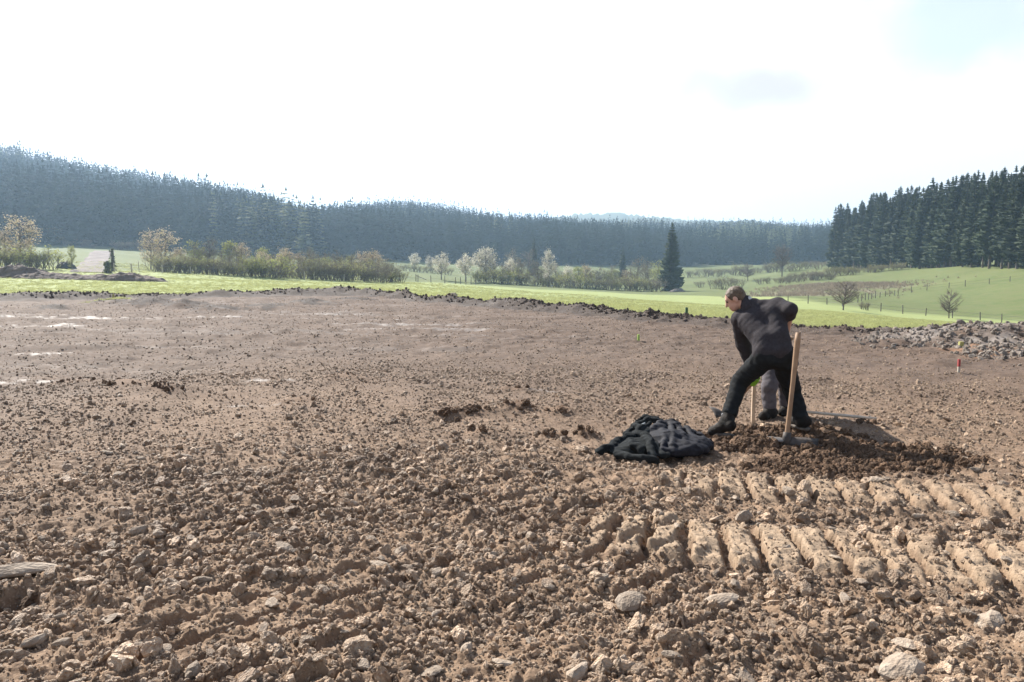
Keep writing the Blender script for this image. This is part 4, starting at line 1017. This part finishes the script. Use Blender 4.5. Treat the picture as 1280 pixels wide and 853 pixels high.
fence('thin post fence right of the muddy track', [(143, 341), (152, 341), (162, 341), (175, 340)], 3.0, 1.5, M_POSTP, .06, (.9,))
# leaning broken rail
c0, r0 = hit(520, 352, 100); e = empty('broken_rail', tuple(c0)); b = MB(); b.tube([(0, 0, -.2), (0, 0, 1.6)], [.09, .08], 7); b.build('post', M_POST, e)
b = MB(); b.tube([(0, -.1, 1.3), (2.3, -.1, .35)], [.07, .06], 6); b.build('rail', M_POST, e); tag(e, 'broken rail leaning from a post in the sparse fence', 'fence rail')
# marker pegs
def peg(px, py, top, w, m, label, on_land=False, cap=None, name='marker_peg'):
    if on_land: c, r = hit(px, py); r = c[1]
    else:
        c = G(px, py); c[2] = float(soil(c[:1], c[1:2])[0]); r = c[1]
    h = (py - top) / F * r; e = empty(name, tuple(c)); b = MB(); hb = h * (.45 if cap else 1)
    b.box((0, 0, hb / 2 - .05), w, w, hb + .1); o = b.build('stake', m, e, bevel=w * .1)
    if cap: b = MB(); b.box((0, 0, hb + (h - hb) / 2 + .002), w * 1.15, w * 1.15, h - hb); b.build('painted_top', cap, e, bevel=w * .1)
    tag(e, label, 'peg'); return e
M_YEL = mat('yellow_paint', (.36, .33, .12), .8, (.30, .28, .11), 20); M_RED = mat('red_paint', (.34, .06, .055), .8, (.28, .05, .05), 20); M_GRN = mat('green_paint', (.06, .12, .06), .7, (.05, .09, .05), 20); M_LIME = mat('lime_paint', (.35, .50, .12), .7, (.3, .42, .1), 20)
peg(142, 379, 368, .06, M_YEL, 'yellowish peg standing in the turf scrap on the dirt bank')
peg(798, 428, 420, .045, M_LIME, 'tiny lime-green peg in the middle of the bare soil')
peg(1201, 436, 428, .075, M_YEL, 'stubby yellow peg in the grey rubble')
peg(1198, 468, 451, .028, M_POSTP, 'peg with a red painted top standing before the rubble', cap=M_RED)
peg(858, 398, 385, .07, M_GRN, 'thin dark green post standing alone in the pasture', True, name='field_post')

# ================================================================== FIGURES (implicit surfaces turned into meshes)
def sd_cone(p, a, b, ra, rb):
    a = np.asarray(a, float); b = np.asarray(b, float); ba = b - a; t = np.clip(((p - a) @ ba) / max(ba @ ba, 1e-9), 0, 1)
    return np.linalg.norm(p - a - t[..., None] * ba, axis=-1) - (ra + (rb - ra) * t)
def sd_ell(p, c, rad, Rm=None):
    q = p - np.asarray(c, float)
    if Rm is not None: q = q @ Rm                     # columns of Rm are the axes
    rad = np.asarray(rad, float); k0 = np.linalg.norm(q / rad, axis=-1); k1 = np.linalg.norm(q / rad ** 2, axis=-1) + 1e-9
    return k0 * (k0 - 1) / k1
def smin(a, b, k):
    h = np.clip(.5 + .5 * (b - a) / k, 0, 1); return b + (a - b) * h - k * h * (1 - h)
def surf(name, prims, m, parent=None, vox=.012, k=.03, wrinkle=0, wf=10, cut=None, origin=None, pad=.06, ridge=False, seed=0, smooth=True, fold=None):
    lo = np.full(3, 1e9); hi = -lo
    for q in prims:
        if q[0] == 'c': 
            for c, r in ((q[1], q[3]), (q[2], q[4])): lo = np.minimum(lo, np.asarray(c) - r); hi = np.maximum(hi, np.asarray(c) + r)
        else: rm = max(q[2]); lo = np.minimum(lo, np.asarray(q[1]) - rm); hi = np.maximum(hi, np.asarray(q[1]) + rm)
    lo -= pad; hi += pad; n = np.ceil((hi - lo) / vox).astype(int) + 1
    g = np.stack(np.meshgrid(*[lo[i] + vox * np.arange(n[i]) for i in range(3)], indexing='ij'), -1)
    d = np.full(tuple(n), .5); mg = k + .03 + wrinkle * 2
    for q in prims:
        if q[0] == 'c': a_ = np.minimum(np.asarray(q[1]) - q[3], np.asarray(q[2]) - q[4]); b_ = np.maximum(np.asarray(q[1]) + q[3], np.asarray(q[2]) + q[4])
        else: a_ = np.asarray(q[1]) - max(q[2]); b_ = np.asarray(q[1]) + max(q[2])
        i0 = np.maximum(((a_ - mg - lo) / vox).astype(int), 0); i1 = np.minimum(((b_ + mg - lo) / vox).astype(int) + 2, n)
        sl_ = tuple(slice(i0[t_], i1[t_]) for t_ in range(3)); gg = g[sl_]
        v = sd_cone(gg, *q[1:5]) if q[0] == 'c' else sd_ell(gg, *q[1:])
        d[sl_] = smin(d[sl_], v, k)
    if wrinkle:
        x, y, z = g[..., 0] * wf, g[..., 1] * wf, g[..., 2] * wf
        if fold is not None:
            fv = unit(fold); t_ = (g @ fv) * wf * .72; x, y, z = x - t_ * fv[0], y - t_ * fv[1], z - t_ * fv[2]
        w = vn3(x + 1.3 * z, y - .7 * z, z * .8, seed) 
        w2 = vn3(x * 2.3 - z, y * 2.3 + z, z * 2.1, seed + 5)
        if ridge: w = 1 - np.abs(w - .5) * 2.6; w2 = 1 - np.abs(w2 - .5) * 2.6
        d = d + (w - .5) * wrinkle * 2 + (w2 - .5) * wrinkle * .9
    if cut is not None: d = np.maximum(d, cut(g))
    s = d < 0; cells = np.zeros(n - 1, int) 
    for a in (0, 1):
        for b in (0, 1):
            for c in (0, 1): cells += s[a:n[0] - 1 + a, b:n[1] - 1 + b, c:n[2] - 1 + c]
    act = (cells > 0) & (cells < 8); idx = -np.ones(n - 1, int); idx[act] = np.arange(act.sum()); I = np.argwhere(act)
    acc = np.zeros((len(I), 3)); cnt = np.zeros(len(I))
    corner = [(a, b, c) for a in (0, 1) for b in (0, 1) for c in (0, 1)]
    for A in corner:
        for ax in range(3):
            if A[ax]: continue
            B = list(A); B[ax] = 1; va = d[I[:, 0] + A[0], I[:, 1] + A[1], I[:, 2] + A[2]]; vb = d[I[:, 0] + B[0], I[:, 1] + B[1], I[:, 2] + B[2]]
            cr = (va < 0) != (vb < 0); t = np.where(cr, va / np.where(cr, va - vb, 1), 0); pt = np.repeat(np.array(A, float)[None], len(I), 0); pt[:, ax] += t
            acc[cr] += pt[cr]; cnt[cr] += 1
    V = lo + (I + acc / cnt[:, None]) * vox; Q = []
    for ax in range(3):
        o1, o2 = [(1, 2), (2, 0), (0, 1)][ax]; sl = [slice(1, -1)] * 3; sl[ax] = slice(0, n[ax] - 1); sh = list(sl); sh[ax] = slice(1, n[ax])
        e = s[tuple(sl)] != s[tuple(sh)]; J = np.argwhere(e); off = np.ones(3, int); off[ax] = 0; J = J + off
        inside = s[J[:, 0], J[:, 1], J[:, 2]]
        def cid(d1, d2):
            K = J.copy(); K[:, o1] -= d1; K[:, o2] -= d2; return idx[K[:, 0], K[:, 1], K[:, 2]]
        q = np.stack([cid(1, 1), cid(0, 1), cid(0, 0), cid(1, 0)], 1); q[~inside] = q[~inside][:, ::-1]; Q.append(q)
    Q = np.concatenate(Q); Q = Q[(Q >= 0).all(1)]
    if origin is not None: V = V - np.asarray(origin)
    return link(name, mesh_np(name, V, Q, smooth), m, parent)
C = lambda a, b, ra, rb: ('c', np.asarray(a, float), np.asarray(b, float), ra, rb)
def chain(pts, rad): return [C(pts[i], pts[i + 1], rad[i], rad[i + 1]) for i in range(len(pts) - 1)]
def unit(v): v = np.asarray(v, float); return v / np.linalg.norm(v)
def hand(c, axis, back, wrist, fr=.0095, hr=.019):
    """hand closed round a shaft: c on the shaft, axis along it towards the thumb, back = from the shaft to the palm"""
    a = unit(axis); n = unit(np.asarray(back) - a * (np.asarray(back) @ a)); t = np.cross(a, n); R = hr + fr * .9; out = []
    c = np.asarray(c, float)
    palm = c + n * (R + .008)
    for i in range(4):
        off = a * (.03 - i * .0205); ln = (1, 1.1, 1.02, .82)[i]
        pts = [palm + off + t * .012] + [c + off + (n * math.cos(q * ln) + t * math.sin(q * ln)) * (R + .002) for q in (.9, 1.75, 2.6, 3.35)]
        out += chain(pts, [fr * 1.15, fr * 1.1, fr, fr * .95, fr * .85])
        out.append(C(palm + off * .85 - t * .01, palm + off + t * .014, .015, .013))
    out.append(C(palm + a * .02, palm - a * .03, .018, .018))
    out += chain([palm + a * .015 - t * .02, c + a * .045 - t * (R + .006) + n * .006, c + a * .055 - t * (R * .6) - n * (R * .7)], [fr * 1.4, fr * 1.15, fr * .9])
    out.append(C(palm, wrist, .022, .026)); return out
def head(c, f, up, hair_cut=.012):
    """prims for the head; f = where the face points"""
    f = unit(f); up = unit(np.asarray(up) - f * (np.asarray(up) @ f)); s = np.cross(f, up); Rm = np.stack([s, f, up], 1); c = np.asarray(c, float)
    L = lambda x, y, z: c + s * x + f * y + up * z
    sk = [('e', L(0, -.012, .02), (.074, .094, .088), Rm), ('e', L(0, .03, -.045), (.055, .058, .068), Rm), C(L(0, .055, -.085), L(0, .065, -.082), .024, .022),
          C(L(0, .082, .012), L(0, .104, -.026), .010, .0135), C(L(-.03, .074, .026), L(.03, .074, .026), .013, .013), C(L(-.018, .078, -.058), L(.018, .078, -.058), .011, .011),
          ('e', L(.077, -.008, -.012), (.011, .021, .033), Rm), ('e', L(-.077, -.008, -.012), (.011, .021, .033), Rm)]
    return sk, L, Rm
M_SKIN = mat('skin', (.46, .27, .20), .55, (.50, .30, .23), 30, spec=.35); M_HAIR = mat('hair', (.07, .047, .031), .6, (.13, .092, .06), 60, bump=.6, bscale=120, spec=.4)
M_JACK = mat('jacket_cloth', (.031, .027, .030), .85, (.043, .038, .042), 40, bump=.4, bscale=260, spec=.12); M_TROU = mat('trouser_cloth', (.010, .011, .012), .85, (.017, .018, .019), 30, bump=.4, bscale=240, spec=.1)
M_BOOT = mat('boot_leather', (.007, .006, .005), .75, (.022, .017, .014), 16, bump=.4, bscale=80, spec=.15); M_SOLE = mat('boot_sole', (.05, .043, .038), .9, (.14, .115, .095), 25)
M_GLOVE = mat('lime_glove', (.24, .50, .03), .7, (.20, .42, .03), 40, bump=.3, bscale=200); M_SHIRT = mat('pale_collar', (.5, .5, .5), .8, (.42, .42, .43), 30)
M_GREYT = mat('grey_trouser', (.075, .066, .075), .9, (.11, .095, .10), 25, bump=.4, bscale=200); M_EYE = mat('eye', (.03, .025, .02), .3); M_LACE = mat('lace', (.30, .30, .31), .8)
M_ASH = mat('ash_handle', (.30, .19, .115), .65, (.22, .135, .08), 9, bump=.15, bscale=40, coord='Object'); M_STEEL = mat('dull_steel', (.05, .045, .043), .7, (.09, .075, .066), 14, bump=.3, bscale=40, metallic=.25); M_STEELW = mat('worn_steel', (.24, .225, .21), .5, (.17, .155, .145), 16, metallic=.5)

def boot(parent, org, ankle, heel, toe, shin, sh=.06, mt=M_BOOT):
    ankle = np.asarray(ankle); heel = np.asarray(heel); toe = np.asarray(toe); up = np.array([0, 0, 1.])
    b = surf('boot', [C(ankle + unit(np.asarray(shin) - ankle) * .17, ankle, sh + .004, sh), C(ankle, heel + up * .035, sh - .002, .046), C(heel + up * .035, toe + up * .012, .046, .040), C(ankle - up * .01, (heel + toe * 2) / 3 + up * .03, .055, .047), C(toe + up * .008, toe + up * .014, .043, .04)], mt, parent, .009, .03, .004, 22, origin=org, cut=lambda g: -(g[..., 2] - (min(heel[2], toe[2]) - .045)), seed=3)
    surf('sole', [C(heel - up * .035, toe - up * .035, .046, .045)], M_SOLE, b, .009, .01, origin=org, cut=lambda g: np.abs(g[..., 2] - (heel[2] + toe[2]) / 2 + .033 - 0) - .014 + np.clip(np.abs(heel[2] - toe[2]) - .02, 0, 1) * 0)
    return b

# ---------------- the bent worker with his back to us
def worker():
    hipL, hipR = P(957, 446, 7.34), P(977, 445, 7.30)
    kneeL, ankL = P(925, 477, 7.60), P(909, 526, 7.42); kneeR, ankR = P(990, 488, 7.58), P(1003, 526, 7.46)
    org = np.array([(ankL[0] + ankR[0]) / 2, 7.42, 0.0])
    heelL, toeL = P(913, 537, 7.36), P(891, 541, 7.46); heelR, toeR = P(1007, 531, 7.42), P(993, 528, 7.62)
    waist = P(965, 430, 7.38); chestL, chestR = P(939, 403, 7.60), P(966, 394, 7.55); nape = P(941, 383, 7.66)
    shL, shR = P(925, 399, 7.67), P(973, 382, 7.55); elL, wrL = P(929, 430, 7.80), P(942, 462, 7.86)
    elR, wrR = P(988, 387, 7.40), P(982.5, 412, 7.56)
    # the hoe he swings
    h0 = P(907, 517, 8.02); h1 = P(986, 427, 7.66); ax = unit(h1 - h0)
    def on(px): 
        best = min(np.linspace(0, 1, 400), key=lambda t: abs((h0 + (h1 - h0) * t)[0] / (h0 + (h1 - h0) * t)[1] - (px - 640) / F * 1.0)); return h0 + (h1 - h0) * best
    gl, gr = on(945.5), on(980)
    hc = P(918.5, 373.5, 7.74); fdir = (-.80, .28, -.52); hk, L, Rm = head(hc, fdir, (-.35, .15, .93))
    wl = gl + unit(wrL - gl) * .085; wr = gr + unit(wrR - gr) * .085
    hands_l = hand(gl, ax, wl - gl, wl); hands_r = hand(gr, ax, wr - gr, wr)
    body = surf('person', hk + [C(L(0, -.03, -.06), nape, .058, .066)] + chain([nape, (chestL + chestR) / 2 + (0, .03, -.03), waist + (0, .03, 0), (hipL + hipR) / 2], [.06, .085, .085, .10]) + [C(chestL, chestR, .08, .08), C(chestL, shL, .07, .05), C(chestR, shR, .07, .045)]
        + chain([shL, elL, wl], [.052, .042, .028]) + chain([shR, elR, wr], [.052, .044, .029]) + hands_l + hands_r + [C(hipL, hipR, .09, .09)]
        + chain([hipL, kneeL, ankL], [.075, .055, .04]) + chain([hipR, kneeR, ankR], [.075, .055, .04]) + [C(ankL, toeL, .04, .03), C(ankR, toeR, .04, .03)], M_SKIN, None, .0075, .012, origin=org)
    body.location = org; tag(body, 'person in dark jacket and black trousers bent over, back turned, swinging a hoe', 'person')
    up = unit(L(0, 0, 1) - hc); f = unit(L(0, 1, 0) - hc)
    surf('hair', [('e', L(0, -.018, .024), (.081, .098, .092), Rm), ('e', L(0, -.05, -.03), (.066, .055, .06), Rm)], M_HAIR, body, .006, .02, .004, 60, origin=org,
         cut=lambda g: np.maximum(((g - L(0, .052, .045)) @ unit(f * .95 - up * .30)), np.minimum(-((g - L(0, -.03, -.018)) @ up), (np.abs((g - hc) @ np.cross(f, up)) * -1 + 0.0) + .0 - ((g - L(0, .0, .0)) @ -f) * -1.0)) if False else np.maximum(((g - L(0, .05, .05)) @ unit(f * .95 - up * .30)), -((g - L(0, -.03, -.035)) @ unit(up - f * .55))))
    for sx in (-.031, .031): surf('eye', [('e', L(sx, .074, .006), (.012, .009, .009))], M_EYE, body, .003, .005, origin=org, pad=.01)
    hem = [P(957, 441, 7.34), P(974, 441, 7.30)]
    jk = [C(hem[0], P(956, 426, 7.40), .125, .115), C(hem[1], P(972, 424, 7.36), .125, .112), C(P(956, 426, 7.40), chestL, .115, .125), C(P(972, 424, 7.36), chestR, .112, .118), C(chestL, chestR, .12, .12), C(chestL, shL, .105, .078), C(chestR, shR, .105, .072), C(nape, (chestL + chestR) / 2, .085, .12), C(nape, shR, .07, .06), C(nape, shL, .07, .06)]
    sl = chain([shL, elL, elL + (wl - elL) * .82], [.082, .070, .054]); sr = chain([shR, elR, elR + (wr - elR) * .16], [.076, .064, .060])
    jacket = surf('jacket', jk + sl + sr, M_JACK, body, .009, .028, .0085, 13, origin=org, seed=11, fold=(.75, .2, .62))
    surf('collar', [C(P(932, 377, 7.70), P(936, 386, 7.64), .062, .072)], M_JACK, jacket, .008, .02, .004, 20, origin=org)
    surf('shirt_collar', [C(P(934, 372.5, 7.71), P(938, 374, 7.64), .024, .018)], M_SHIRT, jacket, .006, .02, .003, 30, origin=org)
    tr = [C(hipL, hipR, .122, .122), C(P(965, 441, 7.36), (hipL + hipR) / 2, .085, .12)] + chain([hipL, kneeL, ankL + (kneeL - ankL) * .22], [.118, .080, .074]) + chain([hipR, kneeR, ankR + (kneeR - ankR) * .15], [.116, .080, .070])
    surf('trousers', tr, M_TROU, body, .009, .022, .0085, 15, origin=org, seed=21, fold=(.9, .1, -.35))
    for a, h, t, kn in ((ankL, heelL, toeL, kneeL), (ankR, heelR, toeR, kneeR)):
        b = boot(body, org, a, h, t, kn)
        surf('laces', chain([a + (unit(t - h)) * .045 + (0, 0, .07), a + unit(t - h) * .07 + (0, 0, .0), a + unit(t - h) * .11 - (0, 0, .025)], [.012, .014, .012]), M_LACE, b, .006, .01, .004, 60, origin=org)
    for hd, w, e in ((hands_l, wl, elL), (hands_r, wr, elR)):
        surf('glove', [(q[0], q[1], q[2], q[3] + .004, q[4] + .004) for q in hd] + [C(w, w + unit(e - w) * .05, .034, .040)], M_GLOVE, body, .006, .010, origin=org)
    # the hoe: ash shaft, steel socket and dished blade
    t = empty('hoe', tuple(h0)); b = MB(); b.tube([h0 - h0, (h1 - h0) * .5, h1 - h0 + ax * .05], [.019, .0175, .019], 12); b.build('handle', M_ASH, t, True)
    bd = unit(np.array([-.55, -.45, .38])); side = unit(np.cross(ax, bd)); bl_ = MB(); n = 7
    for i in range(n):
        q = i / (n - 1); c = bd * (.02 + .15 * q) + ax * (-.02 - .05 * q * q); w = .035 + .05 * q
        for th in (-.0035, .0035):
            for sx in (-1, -.5, 0, .5, 1): bl_.v.append(tuple(c + side * w * sx + ax * (th + .012 * (1 - sx * sx))))
    for i in range(n - 1):
        for j in range(4):
            a0 = i * 10 + j; bl_.f.append((a0, a0 + 1, a0 + 11, a0 + 10)); a0 += 5; bl_.f.append((a0, a0 + 10, a0 + 11, a0 + 1))
        for j in (0, 4): a0 = i * 10 + j; q4 = (a0, a0 + 10, a0 + 15, a0 + 5); bl_.f.append(q4 if j == 0 else q4[::-1])
    for i in (0, n - 1):
        for j in range(4): a0 = i * 10 + j; q4 = (a0, a0 + 5, a0 + 6, a0 + 1); bl_.f.append(q4 if i == 0 else q4[::-1])
    bl_.build('blade', M_STEEL, t, True); b = MB(); b.tube([-ax * .05, ax * .05], [.03, .026], 12); b.build('socket', M_STEELW, t, True)
    tag(t, 'wooden-handled hoe swung by the bent worker, blade beside his boot', 'hoe')
worker()

# ---------------- the second worker, hidden behind the first
def helper():
    hipL, hipR = P(983, 452, 8.62), P(968, 452, 8.56); kneeR, ankR = P(961, 484, 8.40), P(962, 516, 8.36); kneeL, ankL = P(982, 482, 8.50), P(983, 512, 8.56)
    org = np.array([ankR[0] + .05, 8.45, 0.0]); heelR, toeR = P(966, 520, 8.44), P(954, 522, 8.26); heelL, toeL = P(986, 515, 8.64), P(978, 517, 8.46)
    waist = P(970, 432, 8.52); nape = P(949, 400, 8.34); shL, shR = P(962, 406, 8.24), P(946, 408, 8.46); chest = P(953, 408, 8.38)
    st0 = P(941, 530, 8.06); st1 = P(941.5, 468, 8.06); top = st1 - np.array([0, 0, .035])
    elL, elR = P(956, 436, 8.14), P(944, 436, 8.34); gl = top; gr = top - np.array([0, 0, .0]); 
    hk, L, Rm = head(P(941, 398, 8.24), (-.62, -.45, -.62), (-.4, -.3, .85))
    ax = np.array([0, 0, 1.]); wl = gl + np.array([.07, .06, .055]); wr = gl + np.array([.02, .12, .05]); hr_ = hand(gl - ax * .0, ax, (.3, .95, 0), wr, hr=.02)
    hl_ = hand(P(954, 452, 8.12), unit((.3, -.3, 1)), (.9, .3, 0), P(957, 445, 8.14), hr=.015)
    body = surf('person', hk + [C(L(0, -.03, -.06), nape, .056, .064)] + chain([nape, waist, (hipL + hipR) / 2], [.09, .11, .12]) + [C(shL, shR, .07, .07)] + chain([shR, elR, wr], [.05, .042, .027]) + chain([shL, elL, P(957, 445, 8.14)], [.05, .042, .028]) + hr_ + hl_ + [C(hipL, hipR, .09, .09)]
        + chain([hipL, kneeL, ankL], [.085, .058, .04]) + chain([hipR, kneeR, ankR], [.085, .058, .04]) + [C(ankL, toeL, .04, .03), C(ankR, toeR, .04, .03)], M_SKIN, None, .008, .012, origin=org)
    body.location = org; tag(body, 'person in grey trousers crouched behind the bent worker, gripping a pale stake', 'person')
    up = unit(L(0, 0, 1) - L(0, 0, 0)); f = unit(L(0, 1, 0) - L(0, 0, 0))
    surf('hair', [('e', L(0, -.018, .024), (.081, .098, .092), Rm), ('e', L(0, -.05, -.03), (.066, .055, .06), Rm)], M_HAIR, body, .007, .02, .004, 60, origin=org, cut=lambda g: np.maximum(((g - L(0, .05, .05)) @ unit(f * .95 - up * .30)), -((g - L(0, -.03, -.035)) @ unit(up - f * .55))))
    jk = chain([nape, waist, (hipL + hipR) / 2 + (0, 0, .03)], [.11, .13, .135]) + [C(shL, shR, .085, .085)] + chain([shR, elR, elR + (wr - elR) * .85], [.074, .064, .05]) + chain([shL, elL, P(956, 443, 8.14)], [.074, .064, .052])
    surf('jacket', jk, M_JACK, body, .011, .035, .010, 10, origin=org, seed=31)
    surf('trousers', [C(hipL, hipR, .125, .125)] + chain([hipL, kneeL, ankL + (kneeL - ankL) * .25], [.115, .08, .07]) + chain([hipR, kneeR, ankR + (kneeR - ankR) * .25], [.115, .08, .07]), M_GREYT, body, .0105, .035, .010, 11, origin=org, seed=41)
    for a, h, t, kn in ((ankL, heelL, toeL, kneeL), (ankR, heelR, toeR, kneeR)): boot(body, org, a, h, t, kn)
    b = MB(); b.box((0, 0, (st1[2] - st0[2]) / 2), .034, .034, st1[2] - st0[2] + .1); o = b.build('wooden_stake', mat('fresh_wood', (.55, .42, .31), .7, (.46, .34, .24), 12), None, bevel=.004); o.location = tuple(st0); tag(o, 'pale square wooden stake standing upright in the dug soil', 'stake')
helper()

# ---------------- the mattock left standing on its head
def mattock():
    h1 = P(998, 416, 7.05); h0 = P(983, 551, 6.96); ax = unit(h1 - h0); z = float(soil(h0[:1], h0[1:2])[0]); t = empty('mattock', tuple(h0))
    b = MB(); n = 14; L_ = np.linalg.norm(h1 - h0); pts = [ax * L_ * q for q in np.linspace(-.05, 1, n)]; rad = [.024 - .005 * math.sin(min(1, q * 1.15) * math.pi) + .003 * q for q in np.linspace(0, 1, n)]
    rad[-1] *= .82; b.tube(pts, rad, 14); b.build('handle', M_ASH, t, True)
    b = MB(); b.tube([-ax * .055, ax * .03, ax * .075], [.040, .037, .033], 14); b.build('socket', M_STEEL, t, True)
    def blade(dirv, ln, w0, w1, droop, m, flatv):
        d = unit(dirv); s = unit(np.cross(flatv, d)); nn = np.cross(d, s); q_ = MB(); k = 8
        for i in range(k):
            q = i / (k - 1); c = d * (.02 + ln * q) - nn * droop * q * q; w = w0 + (w1 - w0) * q; th = .011 * (1 - q) + .0025
            for sg in (-1, 1):
                for sx in (-1, -.5, 0, .5, 1): q_.v.append(tuple(c + s * w * sx + nn * sg * th * (1 - .4 * sx * sx)))
        for i in range(k - 1):
            for j in range(4): a0 = i * 10 + j; q_.f.append((a0, a0 + 10, a0 + 11, a0 + 1)); a0 += 5; q_.f.append((a0, a0 + 1, a0 + 11, a0 + 10))
            for j in (0, 4): a0 = i * 10 + j; f4 = (a0, a0 + 5, a0 + 15, a0 + 10); q_.f.append(f4 if j == 0 else f4[::-1])
        for i in (0, k - 1):
            for j in range(4): a0 = i * 10 + j; f4 = (a0, a0 + 1, a0 + 6, a0 + 5); q_.f.append(f4 if i == 0 else f4[::-1])
        q_.build('blade', m, t, True)
    blade((.86, -.50, -.02), .24, .036, .070, .03, M_STEEL, (.1, -.86, .5)); blade((-.96, .10, .10), .15, .024, .036, .005, M_STEELW, (0, -.45, .9))
    tag(t, 'mattock standing upright on its steel head, long wooden handle in the air', 'mattock')
mattock()
# a slim pale pole lying across the dug soil
a, b_ = P(1006, 515, 8.25), P(1096, 523.5, 7.95); b = MB(); b.tube([(0, 0, 0), (b_ - a) * .5, b_ - a], [.014, .015, .013], 10); o = b.build('wooden_pole', mat('peeled_pole', (.55, .48, .40), .7, (.48, .41, .33), 8), None, True); o.location = tuple(a); tag(o, 'slim pale pole lying across the dug soil behind the boots', 'pole')

# ---------------- two jackets thrown down in a heap
M_FLEECE = mat('fleece', (.010, .012, .013), .95, (.018, .020, .021), 60, bump=.5, bscale=300, spec=.15); M_NAVY = mat('navy_cloth', (.008, .008, .012), .75, (.014, .014, .020), 40, bump=.3, bscale=250, spec=.2); M_ORANGE = mat('orange_trim', (.55, .12, .03), .7); M_CORD = mat('pale_cord', (.45, .47, .48), .7)
def heap(name, paths, m, label, seed, extra):
    org = G(*paths[0][0][:2]); pr = []
    for pts, rad in [(p[:-1], p[-1]) for p in paths]:
        q = []
        for a in pts: g = G(a[0], a[1]); q.append(np.array([g[0], g[1], (max(a[2] * .86, rad * .6) + .015) * (.5 if len(pts) == 1 else 1)]))
        if len(q) == 1: pr.append(('e', q[0], (rad * 1.6, rad * 1.25, q[0][2] + .01)))
        else: pr += chain(q, [rad * (1 - .12 * (i % 2)) for i in range(len(q))])
    o = surf(name, pr, m, None, .0065, .016, .014, 17, origin=org, fold=(.75, -.5, .25), seed=seed, cut=lambda g: -(g[..., 2] + .03)); o.location = tuple(org); tag(o, label, 'jacket')
    for nm, pts, r, mm in extra: surf(nm, chain([P(*p) for p in pts], [r] * len(pts)), mm, o, .004, .008, origin=org, pad=.02)
heap('jacket', [((749, 571, .03), (757, 570, .05), (763, 568, .045), .038), ((762, 569, .05), (774, 563, .09), (786, 562, .10), (797, 566, .08), .042), ((772, 574, .03), (786, 579, .04), (803, 582, .045), (820, 582, .03), .036),
     ((787, 568, .10), (792, 575, .12), (802, 578, .11), .04), ((806, 566, .14), (812, 574, .13), (815, 580, .06), .040), ((783, 559, .12), (797, 553, .17), (810, 551, .2), (826, 552, .21), .030), ((792, 556, .19), (800, 560, .19), (812, 558, .22), .024), ((802, 569, .13), .12), ((782, 570, .07), .09), ((808, 560, .18), .10),
     ((818, 572, .10), (828, 578, .06), (834, 577, .05), .030), ((795, 548, .17), (806, 546, .20), (822, 548, .19), .022)],
     M_FLEECE, 'crumpled charcoal fleece jacket thrown on the soil, half under a navy one', 51, [('drawcord', [(791, 537, 6.98), (792, 530, 7.0), (797, 533, 6.97), (806, 529, 7.0)], .006, M_CORD)])
heap('jacket', [((836, 564, .19), .13), ((824, 559, .22), .075), ((860, 565, .14), .13), ((848, 568, .13), .15), ((826, 574, .05), (842, 575, .055), (862, 573, .06), (881, 570, .04), .042), ((814, 561, .17), (826, 556, .20), (840, 557, .22), (849, 561, .18), .036), ((846, 557, .2), (853, 565, .15), (857, 572, .09), .032), ((838, 558, .20), (842, 566, .16), (840, 573, .10), .032), ((858, 557, .15), (866, 563, .11), (872, 569, .07), .034),
     ((860, 556, .13), (874, 558, .10), (887, 562, .06), .034), ((828, 562, .17), (831, 569, .13), (826, 575, .07), .032), ((866, 560, .09), (880, 566, .06), (888, 566, .04), .032)],
     M_NAVY, 'crumpled navy jacket with an orange trim lying beside the left boot', 61, [('trim', [(828, 566.5, 6.66), (834, 568.5, 6.64), (846, 567.5, 6.66)], .007, M_ORANGE)])

# ================================================================== HAZE
hm = bpy.data.materials.new('haze'); hm.use_nodes = True; hm.node_tree.nodes.clear()
pv = hm.node_tree.nodes.new('ShaderNodeVolumePrincipled'); ho = hm.node_tree.nodes.new('ShaderNodeOutputMaterial')
pv.inputs['Color'].default_value = (.52, .74, 1.0, 1); pv.inputs['Density'].default_value = HAZE; pv.inputs['Anisotropy'].default_value = .45
hm.node_tree.links.new(pv.outputs[0], ho.inputs['Volume'])
b = MB(); b.box((0, 0, 82), 7300, 7300, 270); o = b.build('haze', hm); tag(o, 'thin bluish haze filling the valley', kind='stuff')
